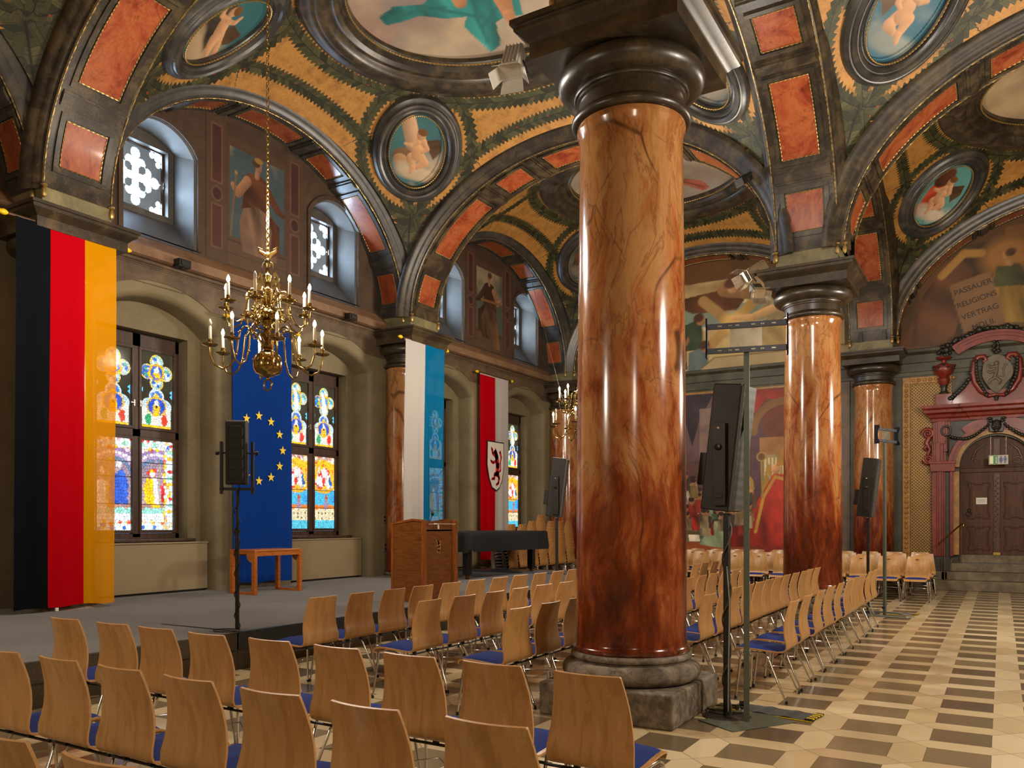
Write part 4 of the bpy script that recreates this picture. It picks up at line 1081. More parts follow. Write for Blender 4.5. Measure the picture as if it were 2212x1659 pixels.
# ------------------------------------------------------------------ end wall
PX = -.10                                   # portal axis
def end_wall():
    mb = MB(); n = 16
    arch_ = [(PX+.74*math.cos(PI-PI*k/n), 2.78+.74*math.sin(PI*k/n)) for k in range(n+1)]
    poly = [(-12.4, 10), (-12.4, 0), (PX-.74, 0)]+arch_+[(PX+.74, 0), (XRW+.3, 0), (XRW+.3, 10)]
    mb.flat([poly], lambda a, b: (a, YE, b))
    mb.rings([[(a, y, b) for a, b in [(PX-.74, 0)]+arch_+[(PX+.74, 0)]] for y in (YE, YE+.4)], False, False, False)
    w = mb.build('wall_end', M['frieze_green'], smooth=30); struct(w, 'end wall with history painting and red portal', 'wall')
    pr = [(0, 5.02), (.05, 5.02), (.05, 5.10), (.07, 5.11), (.07, 5.30), (.09, 5.32), (.09, 5.50), (.14, 5.53), (.17, 5.56), (.17, 5.62), (.0, 5.66)]
    for x0, x1 in ((XR+.4, XC-.4), (XC+.4, XRW)):
        MB().rings([[(x, YE-a, b) for a, b in pr] for x in (x0, x1)], False, False, False).build('entablature', M['frieze_green'], w, 20)
    for x0, x1 in ((XC-.95, XC-.55), (XC-1.5, XC-1.42)):
        MB().box(x0, x1, YE-.03, YE, .5, 5.02).build('pilaster', M['frieze'] if x1-x0 > .2 else M['goldframe'], w, 0, .01)
    return w
end_wall()
def lun_painting(cx, a, label, P, cat='mural'):
    N, K = 200, 110; xs = np.linspace(-a, a, N); H_ = (BX+.02)*np.sqrt(np.maximum(1-(xs/(a+.02))**2, 0))+ZS-5.66
    T_ = np.linspace(0, 1, K); X = np.repeat(xs[:, None], K, 1); Z = T_[None]*H_[:, None]
    o = painted('wall_painting', np.stack([X+cx, np.full_like(X, YE-.012), Z+5.66], -1), N, K, P.at(X+a, Z), M['mural'])
    return meta(o, label, cat)
def end_paintings():
    a = AX+.03
    # lunette left: angel, cross and robed woman over bowed heads
    P = Pic(2*a, 3.0, 60, '#9a8258', -CXL*0)
    P.rect(0, 1.05, 2*a, 1.9, '#b39f74'); P.rect(0, 1.15, 2*a, 1.65, '#54695f', .85); P.rect(0, 0, 2*a, .75, '#a48c5c'); P.rect(1.2, .75, 2.8, 1.0, '#5f6f60', .8)
    P.cloud('#5a3a1c', .9, .4, .6, 3, .9, np.clip((P.Y-1.9)*2, 0, 1)); P.rect(0, 2.35, 2*a, 3, '#51351b')
    q = lambda x, z: (x-(CXL-a), z-5.66)
    P.drape([q(-7.9, 7.6), q(-6.3, 7.75), q(-5.7, 7.5), q(-6.0, 7.15), q(-7.2, 7.2)], '#4a2a14', 1.2, 4, .9)
    P.limb([q(-6.3, 7.75), q(-5.7, 7.6), q(-5.35, 7.35)], [.22, .2, .12], '#7a5636'); P.ell(*q(-6.1, 7.8), .16, .19, '#a87a52', 0, None, .4); P.ell(*q(-6.15, 7.88), .19, .14, '#4a2e18', .3, .3)
    P.line([q(-6.9, 7.5), q(-5.35, 6.1)], .14, '#8a6a3c'); P.line([q(-6.75, 6.25), q(-5.35, 7.5)], .14, '#96743f'); P.ell(*q(-6.1, 6.85), .3, .25, '#c09a58', 0, .8, 0, .7)
    robed(P, q(-5.0, 5.9)[0], q(-5, 5.95)[1], 1.75, '#8a7448', '#7a6a4c', '#b08858', '#4a3020', -1, 5, True)
    P.limb([q(-5.1, 7.05), q(-5.6, 6.9), q(-6.1, 6.95)], [.12, .1, .06], '#b08858')
    P.drape([q(-5.9, 5.7), q(-3.8, 5.7), q(-3.9, 6.4), q(-4.6, 6.7), q(-5.4, 6.3)], '#8a7346', .5, 3, .8, 4)
    for x, z, c in ((-7.15, 6.9, '#2f3a22'), (-7.0, 6.15, '#4a5350'), (-7.6, 6.4, '#5a2c20'), (-8.2, 6.6, '#3a3a30'), (-8.6, 6.2, '#6a4a30')):
        P.drape([q(x-.35, z-.7), q(x+.25, z-.7), q(x+.22, z), q(x, z+.1), q(x-.3, z)], c, .3, 4, .8, int(-x*10)); P.ell(*q(x+.18, z+.1), .13, .15, '#8a5f3c', .3, None, .4); P.ell(*q(x+.12, z+.17), .15, .12, '#3c2414', .3, .3)
    P.poly([q(-7.0, 5.66), q(-6.6, 5.95), q(-3, 5.95), q(-3, 5.66)], '#94805a'); P.line([q(-7.0, 5.66), q(-6.6, 5.95), q(-3, 5.95)], .015, '#5a482c')
    P.grain(.15, 3, 4); P.img *= 1.5
    lun_painting(CXL, a, 'lunette painting with cross and robed woman above the history painting', P)
    # lunette right: winged figure holding an inscribed tablet
    P = Pic(2*a, 3.0, 60, '#33220f'); P.cloud('#5a3a1c', .8, .4, .65, 6); P.cloud('#6a3a1c', .7, .55, .7, 9, .8)
    P.rect(0, 2.3, 2*a, 3, '#472c14'); P.rect(2.2, 2.35, 5.2, 2.55, '#5c3a1c')
    q = lambda x, z: (x-(CXR-a), z-5.66)
    P.drape([q(-1.9, 5.7), q(-1.0, 5.7), q(-.55, 7.3), q(-.9, 7.8), q(-1.6, 6.9)], '#4a2c16', 1.0, 2.5, .9, 3); P.line([q(-1.2, 7.3), q(-.75, 7.75), q(-.4, 7.7)], .09, '#8a6430')
    P.ell(*q(.1, 7.55), .5, .42, '#7a5226', .2, .6); robed(P, q(.15, 5.9)[0], q(0, 5.75)[1], 2.0, '#6e4e1e', '#4c3f1e', '#8c6238', '#3c2412', -1, 8)
    P.drape([q(-.1, 6.1), q(.55, 6.0), q(.5, 6.9), q(-.05, 6.95)], '#7a5c22', .2, 4, .9, 4); P.drape([q(-.2, 6.9), q(.5, 6.85), q(.4, 7.3), q(-.1, 7.35)], '#3c3a1c', .8, 4, .8, 4)
    P.drape([q(.6, 5.7), q(1.6, 5.7), q(1.4, 7.5), q(.8, 7.4)], '#3c2410', .4, 3, .9, 6); P.drape([q(1.6, 5.7), q(3.4, 5.7), q(3.0, 7.6), q(2.0, 7.5)], '#4e3a1c', .4, 3, .9, 7)
    tb = [q(-1.05, 7.05), q(-.23, 7.27), q(.13, 5.86), q(-.69, 5.66)]
    P.poly(tb, '#6a4c30'); P.grain(.12, 3, 4); P.img *= 1.3
    lp = lun_painting(CXR, a, 'lunette painting of winged figure holding the inscribed tablet above the portal', P)
    # tablet lettering
    for k, (s, sz) in enumerate((('PASSAUER', .175), ('RELIGIONS', .17), ('VERTRAG', .18), ('MDLII.', .18))):
        cu = bpy.data.curves.new('lettering', 'FONT'); cu.body = s; cu.size = sz; cu.align_x = 'CENTER'; cu.extrude = .003; cu.space_character = .98
        t = bpy.data.objects.new('tmp', cu); COL.objects.link(t); bpy.context.view_layer.update()
        me = bpy.data.meshes.new_from_object(t.evaluated_get(bpy.context.evaluated_depsgraph_get())); bpy.data.objects.remove(t)
        o = bpy.data.objects.new('lettering', me); COL.objects.link(o); me.materials.clear(); me.materials.append(M['text']); o.parent = lp
        f = .18+k*.215; cx, cz = -.62+.34*f*1.0, 7.14-1.36*f
        ang = math.atan2(.22, .82)
        o.matrix_local = Matrix.Translation((cx, YE-.02, cz)) @ Matrix.Rotation(-ang, 4, 'Y') @ Matrix.Rotation(PI/2, 4, 'X')
    # history painting of a ceremony
    x0, x1, z0, z1 = -10.3, -3.68, .62, 5.0; w, h = x1-x0, z1-z0
    P = Pic(w, h, 62, '#5a3a28'); q = lambda x, z: (x-x0, z-z0)
    P.cloud('#4a3038', .8, .4, .6, 2); P.rect(*q(x0, 3.2), *q(-6.4, 5), '#5c4444', .8); P.drape([q(-7.6, 5), q(-6.6, 5), q(-7.0, 4.3), q(-7.2, 3.6)], '#2a1c24', .8, 2, .9)
    for x in (-9.6, -8.4, -7.0): P.rect(*q(x, 2.6), *q(x+.35, 4.6), '#70594e', .9)
    P.drape([q(-6.6, 5), q(-3.7, 5), q(-3.7, 4.4), q(-5.2, 4.75), q(-5.9, 4.0), q(-6.1, 2.6), q(-6.7, 2.6)], '#8a2c1a', .6, 1.6, .9, 3)
    P.line([(q(-4.8, 3.8)[0]+.75*math.cos(t), q(0, 3.9)[1]+.75*math.sin(t)) for t in np.linspace(0, PI, 20)], .1, '#6e4a26'); P.ell(*q(-4.8, 4.1), .55, .45, '#5c2a16'); P.rect(*q(-5.4, 3.3), *q(-4.3, 3.75), '#8a5e30'); P.rect(*q(-5.3, 2.6), *q(-4.5, 3.3), '#8a7a50')
    for k in range(9): P.line([q(-5.25+k*.09, 2.7), q(-5.25+k*.09, 3.2)], .018, '#c0b080')
    P.rect(*q(x0, z0), *q(x1, 1.35), '#7c2014'); P.drape([q(-7.6, .62), q(-5.2, .62), q(-5.6, 1.1), q(-8.2, 1.45)], '#8a4424', 1.2, 4, .8, 8)
    rr = random.Random(4)
    for k in range(60):
        x = rr.uniform(-10, -3.8); z = rr.uniform(2.05, 2.65); P.drape([q(x-.2, z-.7), q(x+.2, z-.7), q(x+.16, z), q(x-.16, z)], rr.choice(['#6a1c14', '#7a5a2c', '#9a8a70', '#3a2a22', '#5a3a20']), .2, 4, .9, k)
        P.ell(*q(x, z+.1), .085, .11, '#a8744e', 0, None, .5)
        if x > -6: P.poly([q(x-.1, z+.17), q(x+.1, z+.17), q(x+.07, z+.4), q(x, z+.52), q(x-.07, z+.4)], rr.choice(['#94702c', '#a88c4c', '#8aa0a0']))
        else: P.ell(*q(x-.02, z+.17), .1, .07, '#3a2418')
    for k in range(26):     # crowd of white and red clad attendants at left
        x = rr.uniform(-8.6, -6.3); z = rr.uniform(1.2, 2.2); P.drape([q(x-.2, z-.3), q(x+.22, z-.3), q(x+.14, z+.2), q(x-.14, z+.2)], rr.choice(['#b8a88c', '#8a2418', '#c8bca8', '#5a4a2c', '#64705c', '#a89878']), rr.random()*2, 6, 1., k)
        P.ell(*q(x+.05, z+.28), .08, .09, '#9a6a46', 0, None, .5); P.ell(*q(x+.03, z+.34), .09, .06, '#2e1c12')
    P.drape([q(-7.0, .95), q(-6.3, .85), q(-5.9, 1.2), q(-6.2, 1.55), q(-6.7, 1.5)], '#7c8a6c', .5, 4, .8, 2)
    P.drape([q(-6.3, .9), q(-5.4, .9), q(-5.5, 1.9), q(-6.1, 1.95)], '#8a1c14', .1, 4, .9, 3)
    P.drape([q(-5.65, .95), q(-4.45, .95), q(-4.4, 2.0), q(-4.6, 2.75), q(-5.05, 2.8), q(-5.45, 2.1)], '#8e2414', .15, 3.2, 1., 6); P.drape([q(-4.75, 1.7), q(-4.35, 1.7), q(-4.4, 2.4), q(-4.7, 2.5)], '#5a1c10', .2, 4, .9, 6)
    P.line([q(-5.5, 1.3), q(-5.3, 2.2), q(-5.0, 2.72), q(-4.6, 2.6)], .04, '#a87c2c'); P.ell(*q(-4.98, 2.92), .11, .13, '#b07c52', 0, None, .4); P.poly([q(-4.98, 2.98), q(-4.72, 3.02), q(-4.55, 3.55), q(-4.72, 3.62), q(-4.95, 3.2)], '#9a6c28')
    P.ell(*q(-5.35, 3.25), .13, .13, '#8a7030'); P.ell(*q(-5.35, 3.25), .09, .09, '#5a3a20'); P.line([q(-5.35, 3.1), q(-5.32, 2.2)], .025, '#8a7030')
    P.drape([q(-4.55, .95), q(-4.1, .75), q(-4.0, 1.5), q(-4.3, 1.75)], '#c8c0a8', .5, 5, .8, 2); P.drape([q(-4.5, .62), q(-3.9, .62), q(-3.9, 1.1), q(-4.3, 1.2)], '#7a1414', .3, 5, .8, 2)
    for k in range(46):     # heads of the crowd
        x = rr.uniform(-7.5, -5.6); z = rr.uniform(1.5, 2.75); P.drape([q(x-.13, z-.32), q(x+.13, z-.32), q(x+.1, z), q(x-.1, z)], rr.choice(['#a08c6c', '#7a2418', '#3c3026', '#6a5430', '#8c7a5c']), .3, 6, 1., k)
        P.ell(*q(x, z+.08), .07, .09, '#9a6a46', 0, None, .5); P.ell(*q(x-.02, z+.14), .08, .06, '#2e1c12')
    P.grain(.3, 5, 6); P.img *= 1.5
    r = empty('history_painting', 'huge painting of a church ceremony with bishop in red robe on the end wall', 'painting', (0, 0, 0))
    pts = np.stack([P.X+x0, np.full_like(P.X, YE-.035), P.Y+z0], -1); painted('canvas', pts, P.nx, P.ny, P.img, M['mural'], r)
    f = MB()
    for b in ((x0-.06, x1+.06, z0-.06, z0), (x0-.06, x1+.06, z1, z1+.06), (x0-.06, x0, z0, z1), (x1, x1+.06, z0, z1)): f.box(b[0], b[1], YE-.06, YE-.001, b[2], b[3])
    f.build('frame', M['goldframe'], r, 0, .008)
end_paintings()

# gilded panel left of the portal with egg and dart frame
def gilded_panel():
    r = empty('gilded_wall_panel', 'gold patterned wall panel with egg and dart frame left of the portal', 'wall panel', (0, YE, 0))
    x0, x1, z0, z1 = -2.02, -1.0, .5, 4.98
    MB().box(x0, x1, -.02, -.001, z0, z1).build('panel', M['diaper'], r, 0)
    f = MB(); f.box(x0-.01, x0+.15, -.05, -.001, z0, z1); f.box(x0+.15, x1, -.05, -.001, z1-.15, z1)
    f.box(x0+.165, x0+.185, -.045, -.001, z0, z1-.15); f.box(x0+.165, x1, -.045, -.001, z1-.185, z1-.165); f.build('frame', M['goldframe'], r, 0, .006)
    e = MB()
    for k in range(36): e.sphere((x0+.07, -.05, z0+.1+k*.12), (.04, .03, .045), 10, 6); e.tube([(x0+.07+.058*math.cos(a), -.052, z0+.1+k*.12+.058*math.sin(a)) for a in np.linspace(-PI*.9, -PI*.1, 7)], .009, 5)
    for k in range(8): e.sphere((x0+.22+k*.12, -.05, z1-.075), (.045, .03, .04), 10, 6)
    e.build('egg_moulding', M['goldframe'], r, 40, fix=False)
gilded_panel()
# ------------------------------------------------------------------ red portal, door, steps
def portal():
    r = empty('portal', 'red marble portal with broken pediment and dark garlands around the wooden door', 'portal', (PX, YE, 0))
    bx = lambda m, x0, x1, d, z0, z1, d0=.0: (m[1].box(x0, x1, -d, -d0, z0, z1), m[0].box(-x1, -x0, -d, -d0, z0, z1))
    two = lambda: (MB(), MB())
    def done(pair, *a):
        for q in pair: q.build(*a)
    p = two()                                                         # stepped pilasters left and right
    for (x0, x1, d) in ((1.02, 1.30, .16), (1.06, 1.20, .20), (1.10, 1.16, .23), (.86, .93, .20)): bx(p, x0, x1, d, .76, 2.72)
    for (x0, x1, d) in ((1.0, 1.30, .16), (1.06, 1.26, .20), (1.12, 1.22, .23)): bx(p, x0, x1, d, 2.95, 3.40)
    for (x0, x1, d) in ((.92, 1.28, .16), (.97, 1.23, .195), (1.02, 1.18, .225)): bx(p, x0, x1, d, 3.36, 3.90)
    bx(p, .94, 1.06, .20, 3.18, 3.42)
    bx(p, .82, 1.33, .24, 2.72, 2.95); bx(p, .80, 1.36, .27, 2.90, 2.96)
    done(p, 'pilaster', M['redstone'], r, 20, .008)
    j = two(); bx(j, .74, .86, .14, .80, 2.72); done(j, 'jamb', M['goldframe'], r, 30); j = MB()
    def halfring(m, r0, r1, d, z0, n=24, a0=0., a1=PI, d0=0.):
        G_ = [[(rr*math.cos(a0+(a1-a0)*k/n), -dd, z0+rr*math.sin(a0+(a1-a0)*k/n)) for rr, dd in ((r0, d0), (r0, d), (r1, d), (r1, d0))] for k in range(n+1)]
        m.rings(G_, False, True)
    halfring(j, .735, .83, .15, 2.82); j.build('intrados', M['goldframe'], r, 30)
    a = MB(); halfring(a, .83, .90, .19, 2.82); halfring(a, .90, .97, .23, 2.82); halfring(a, .97, 1.12, .20, 2.82, 24, .9, PI-.9); a.build('arch', M['redstone'], r, 30)
    s = two(); bx(s, .93, 1.02, .12, .76, 2.88); done(s, 'dark_strip', M['darkstone'], r, 20); s = MB()
    s.prism([(-1.0, 2.9), (-1.0, 3.95), (1.0, 3.95), (1.0, 2.9)]+[(.95*math.cos(q), 2.82+.95*math.sin(q)) for q in np.linspace(.09, PI-.09, 20)], lambda u, z, w: (u, -w, z), .0, .125)
    s.build('spandrel', M['darkstone'], r, 20)
    c = MB()                                                         # cornice
    pr = [(0, 3.88), (.20, 3.88), (.21, 3.94), (.25, 3.97), (.27, 4.03), (.36, 4.07), (.37, 4.13), (.42, 4.17), (.43, 4.24), (0, 4.26)]
    for x0, x1, e in ((-1.28, 1.28, 0), (-.52, .52, .06), (-1.30, -.95, .05), (.95, 1.30, .05)):
        rr = []
        for sx, x in ((-1, x0), (1, x1)): rr.append([(x+sx*max(0, dd-.2)*.9, -dd-e, z) for dd, z in pr])
        c.rings(rr, False, True)
    c.build('cornice', M['redstone'], r, 20)
    for sx in (-1, 1):                                               # side scrolls
        v = MB()
        for z0, rad, sg in ((3.62, .13, 1), (3.02, .11, -1)):
            v.tube([(sx*(1.33+rad*.4+rad*(1-k/26)*math.cos(k*.55)), -.12, z0+sg*rad*(1-k/26)*math.sin(k*.55)) for k in range(24)], [.045*(1-k/40) for k in range(24)], 7)
        v.tube([(sx*1.34, -.1, 3.55), (sx*1.42, -.1, 3.4), (sx*1.34, -.1, 3.25), (sx*1.40, -.1, 3.1)], [.05, .06, .045, .03], 8)
        v.tube([(sx*1.40, -.1, 3.35), (sx*1.46, -.1, 3.28), (sx*1.42, -.1, 3.22)], [.03, .045, .02], 7)
        v.build('scroll', M['redstone'], r, 60)
    b = MB()                                                         # blocks and swept gable above the cornice
    bb = two(); bx(bb, .88, 1.22, .22, 4.25, 4.52); done(bb, 'block', M['redstone'], r, 20, .006); b.prism([(-.62, 4.26), (-.95, 4.26), (-.80, 4.45), (-.62, 4.62), (-.48, 4.9), (-.40, 4.9), (-.40, 4.55), (.40, 4.55), (.40, 4.9), (.48, 4.9), (.62, 4.62), (.80, 4.45), (.95, 4.26), (.62, 4.26)], lambda u, z, w: (u, -w, z), 0, .16)
    b.build('gable', M['redstone'], r, 20, .006)
    t = MB()                                                         # curved top pediment
    for r0, r1, d in ((1.30, 1.40, .26), (1.40, 1.46, .31), (1.46, 1.52, .36)): halfring(t, r0, r1, d, 4.33, 24, PI/2-.62, PI/2+.62)
    t.build('pediment', M['redstone'], r, 25)
    rr = random.Random(3)
    fl = MB()
    for k in range(46):
        q = PI/2+.72*(1-2*k/45); fl.sphere((1.57*math.cos(q)+rr.uniform(-.02, .02), -.24+rr.uniform(-.06, .06), 4.33+1.57*math.sin(q)+rr.uniform(-.03, .05)), (.045+rr.random()*.03,)*3, 7, 5)
    fl.build('foliage_garland', M['darkstone'], r, 60, fix=False)
    # cartouche
    sh = []
    for k in range(40):
        q = 2*PI*k/40; x = .30*math.cos(q)*(1+.08*math.cos(3*q)); z = .40*math.sin(q) if math.sin(q) > 0 else .46*math.sin(q)*(1-.0*abs(math.cos(q))); x *= 1 if z > -.1 else max(.15, 1+(z+.1)*1.5)
        sh.append((x, 4.92+z))
    m = MB(); m.prism(sh, lambda u, z, w: (u*1.0, -w, z), .1, .22); m.build('shield', M['shieldstone'], r, 30, .02)
    for sx in (-1, 1):
        fr = MB(); pts = [(.0, 4.42), (.14, 4.40), (.30, 4.52), (.42, 4.72), (.46, 4.95), (.44, 5.18), (.36, 5.30), (.24, 5.30), (.20, 5.22), (.27, 5.18)]
        fr.tube([(sx*x, -.2, z) for x, z in pts], [.03, .05, .06, .065, .065, .06, .06, .055, .045, .03], 8)
        fr.build('cartouche_frame', M['redstone'], r, 60)
    for sx in (-1, 1):
        sw = MB()
        for k in range(12):
            q = k/11; x = .40-.12*q*q-.18*max(0, q-.5); z = 5.2-.78*q; sw.sphere((sx*x, -.27, z), (.038, .035, .045), 8, 6)
        sw.build('fruit_garland', M['darkstone'], r, 60, fix=False); sw = MB()
        for k in range(10): q = k/9; sw.sphere((sx*(.50+.42*q), -.22, 4.95-.55*q**.6), (.05, .04, .05), 8, 6)
        sw.build('fruit_garland', M['darkstone'], r, 60, fix=False)
    sw = MB()
    for k in range(9): sw.sphere((.05*math.sin(k*2.2), -.25, 5.36+.03*k), (.06-.004*k, .05, .04), 8, 5)
    sw.build('leaf_crest', M['darkstone'], r, 60, fix=False); sw = MB()
    for k in range(4): sw.sphere((0, -.24, 4.36-.03*k), (.05-.008*k, .04, .03), 8, 5)
    sw.build('leaf_drop', M['darkstone'], r, 60, fix=False)
    li = MB()                                                        # lion in relief on the shield
    for seg in ([(-.05, -.16), (.0, 0), (.02, .14)], [(.02, .12), (-.12, .1), (-.17, .16)], [(.0, .02), (-.13, -.02), (-.18, .02)], [(-.04, -.14), (-.13, -.2), (-.15, -.28)], [(-.02, -.14), (.08, -.22), (.05, -.30)], [(.0, -.12), (.14, -.12), (.13, .05), (.19, .15)]):
        li.tube([(x, -.225, 4.94+z) for x, z in seg], [.04, .034, .022] if len(seg) == 3 else [.02, .018, .02, .03], 7)
    li.sphere((.0, -.23, 5.12), (.055, .04, .055), 8, 6); li.build('lion_relief', M['shieldstone'], r, 60, fix=False)
    k_ = MB()                                                        # mask keystone
    k_.prism([(-.13, 3.58), (.13, 3.58), (.19, 3.92), (-.19, 3.92)], lambda u, z, w: (u, -w, z), .1, .27)
    k_.build('keystone', M['darkstone'], r, 30, .01)
    f = MB(); f.sphere((0, -.30, 3.72), (.10, .08, .13), 12, 8)
    for sx in (-1, 1):
        f.sphere((sx*.04, -.37, 3.75), (.025, .02, .018), 8, 5); f.sphere((sx*.06, -.36, 3.69), (.035, .03, .03), 8, 5); f.sphere((sx*.11, -.29, 3.82), (.05, .05, .04), 8, 5); f.sphere((sx*.13, -.27, 3.88), (.06, .05, .03), 8, 5)
    f.sphere((0, -.39, 3.71), (.022, .03, .035), 8, 5); f.sphere((0, -.37, 3.64), (.045, .025, .012), 8, 5); f.sphere((0, -.34, 3.60), (.05, .04, .04), 8, 5); f.build('mask', M['darkstone'], r, 60, fix=False)
    for sx in (-1, 1):                                               # swags from the mask to the rings
        g = MB()
        for k in range(15): q = k/14; g.sphere((sx*(.16+.76*q), -.27, 3.74-.22*q-.16*math.sin(PI*q)), (.042-.012*abs(q-.5), .04, .042-.012*abs(q-.5)), 8, 6)
        g.tube([(sx*1.0+.095*math.cos(a_), -.26, 3.66+.11*math.sin(a_)) for a_ in np.linspace(0, 2*PI, 20)[:-1]], .022, 6, True)
        for k in range(9): g.sphere((sx*.96, -.24, 3.5-.05*k), (.03-.002*k, .03, .03), 7, 5)
        g.build('swag', M['darkstone'], r, 60, fix=False)
    d = two(); bx(d, .92, 1.34, .24, .0, .76); done(d, 'pedestal', M['darkstone'], r, 20, .01)
    for sx in (-1, 1):
        lab = 'red marble urn with dark fruit, left of the coat of arms' if sx < 0 else 'red marble urn right of the coat of arms'
        u = empty('urn', lab, 'urn', (PX+sx*1.05, YE-.12, 4.52))
        MB().lathe([(.10, 0), (.11, .03), (.07, .06), (.06, .14), (.09, .2)], n=20).build('foot', M['darkstone'], u, 40)
        MB().lathe([(.06, .19), (.11, .26), (.13, .34), (.10, .40), (.20, .50), (.225, .58), (.20, .66), (.10, .70), (.05, .72), (.05, .78), (.17, .82), (.16, .86)], n=28).build('body', M['redstone'], u, 40)
        fr_ = MB()
        for k in range(30): q = rr.uniform(0, 2*PI); h = rr.random(); fr_.sphere((.16*(1-h*.7)*math.cos(q), .16*(1-h*.7)*math.sin(q), .88+.25*h), (.045,)*3, 7, 5)
        fr_.build('fruit', M['darkstone'], u, 60, fix=False)
        dr = MB()
        for k in range(16): q = 2*PI*k/16; dr.sphere((.215*math.cos(q), .215*math.sin(q), .60+.05*math.cos(4*q)), (.035, .035, .03), 7, 5)
        dr.build('festoon', M['darkstone'], u, 60, fix=False)
portal()
def door():
    y = YE+.22
    r = empty('door_1', 'dark carved double door inside the red portal', 'door', (PX, y, .80)); r['kind'] = 'structure'
    for sx in (-1, 1):
        lf = MB().box(min(0, sx*.74), max(0, sx*.74), -.03, .03, 0, 2.0).build('leaf', M['doorwood'], r, 0)
        pn = MB()
        for z0, z1 in ((.13, .62), (.86, 1.62)):
            x0, x1 = .17, .54
            L = [(x0-.03, z0-.03), (x0+.1, z0-.03), (x0+.1, z0), (x1-.1, z0), (x1-.1, z0-.03), (x1+.03, z0-.03), (x1+.03, z0+.06), (x1, z0+.06), (x1, z1-.06), (x1+.03, z1-.06), (x1+.03, z1+.03), (x1-.1, z1+.03), (x1-.1, z1), (x0+.1, z1), (x0+.1, z1+.03), (x0-.03, z1+.03), (x0-.03, z1-.06), (x0, z1-.06), (x0, z0+.06), (x0-.03, z0+.06)]
            pn.tube([(sx*u, -.038, z) for u, z in L], .014, 6, True); pn.box(min(sx*(x0+.05), sx*(x1-.05)), max(sx*(x0+.05), sx*(x1-.05)), -.042, -.03, z0+.07, z1-.07)
        pn.build('panel', M['doorwood'], lf, 20)
    a = MB(); a.box(-.055, .055, -.07, -.03, .35, 1.86); a.box(-.075, .075, -.085, -.03, .30, .36); a.box(-.06, .06, -.08, -.03, .05, .3)
    for k in range(24): a.sphere((.018 if k % 2 else -.018, -.072, .42+k*.058), (.02, .012, .024), 7, 5)
    a.build('astragal', M['doorlight'], r, 20, fix=False); MB().box(-.07, .07, -.09, -.03, .0, .06).build('foot_plate', M['brassdull'], r, 0)
    l = MB(); l.box(-.74, .74, -.07, .03, 1.90, 2.04); l.box(-.74, .74, -.10, .03, 2.0, 2.05); l.build('transom', M['doorwood'], r, 0, .008)
    t = MB(); n = 20; t.prism([(.76*math.cos(PI*k/n), 2.03+.70*math.sin(PI*k/n)) for k in range(n+1)], lambda u, z, w: (u, w, z), -.02, .02)
    t.build('tympanum', M['doorwood'], r, 0)
    s = MB()
    for sx in (-1, 1):
        s.tube([(sx*(.40+.10*(1-k/22)*math.cos(k*.6)), -.03, 2.16+.08*(1-k/22)*math.sin(k*.6)) for k in range(20)], [.02*(1-k/30) for k in range(20)], 6)
        s.tube([(sx*.5, -.03, 2.2), (sx*.42, -.03, 2.4), (sx*.22, -.03, 2.58)], [.02, .03, .015], 6)
    s.box(-.06, .06, -.05, -.02, 2.05, 2.66); s.build('carving', M['doorlight'], r, 40, fix=False)
    h = MB(); h.sphere((-.55, -.05, 1.02), (.035, .03, .05), 10, 6); h.tube([(-.55+.05*math.sin(q), -.07, .95+.06*math.cos(q)) for q in np.linspace(0, 2*PI, 16)[:-1]], .008, 6, True); h.build('door_handle', M['darksteel'], r, 40, fix=False)
    n_ = empty('notice', 'white paper notice taped on the left door leaf', 'notice', (PX-.30, y-.046, 2.04))
    MB().box(-.11, .11, -.002, 0, -.075, .075).build('sheet', M['paper'], n_, 0)
    q = MB()
    for k in range(4): q.box(-.085, .085-.03*(k % 2), -.0035, -.002, .03-k*.022, .035-k*.022)
    q.build('print_lines', M['text'], n_, 0)
    q = MB(); q.box(-.10, .05, -.004, -.002, .075, .10); q.box(-.06, .06, -.004, -.002, -.10, -.075); q.build('tape', M['doorlight'], n_, 0)
door()
def steps():
    r = empty('stone_steps', 'worn grey stone steps up to the portal door', 'steps', (PX, YE, 0))
    zs = [0, .23, .42, .61, .80]; ys = [-.60, -.40, -.20, .0]; xs = [(-1.22, 1.3), (-1.10, 1.25), (-.96, 1.1), (-.74, .74)]
    for k in range(4):
        MB().box(xs[k][0], xs[k][1], ys[k], .20 if k == 3 else .0, 0 if k < 3 else .0, zs[k+1]).build('step', M['stone_step'], r, 0, .015) if k == 0 else \
        MB().box(xs[k][0], xs[k][1], ys[k], .36 if k == 3 else -.001, zs[k]+.0005, zs[k+1]).build('step', M['stone_step'], r, 0, .015)
    MB().box(-1.35, -.97, -.40, -.25, .2305, .42).build('side_block', M['stone_step'], r, 0, .01)
    h = empty('handrail', 'thin brass handrail beside the stone steps', 'handrail', (0, YE, 0))
    m = MB(); m.tube([(-1.22, -.58, 1.02), (-1.22, -.60, 1.08), (-.80, -.14, 1.50), (-.76, -.10, 1.51), (-.76, -.10, 1.46)], .017, 8); m.build('rail', M['brassdull'], h, 40)
    for x, yy, z0, z1 in ((-1.12, -.50, .23, 1.17), (-.80, -.15, .61, 1.49)): MB().tube([(x, yy, z0), (x, yy, z1)], .012, 8).build('post', M['brassdull'], h, 40)
steps()
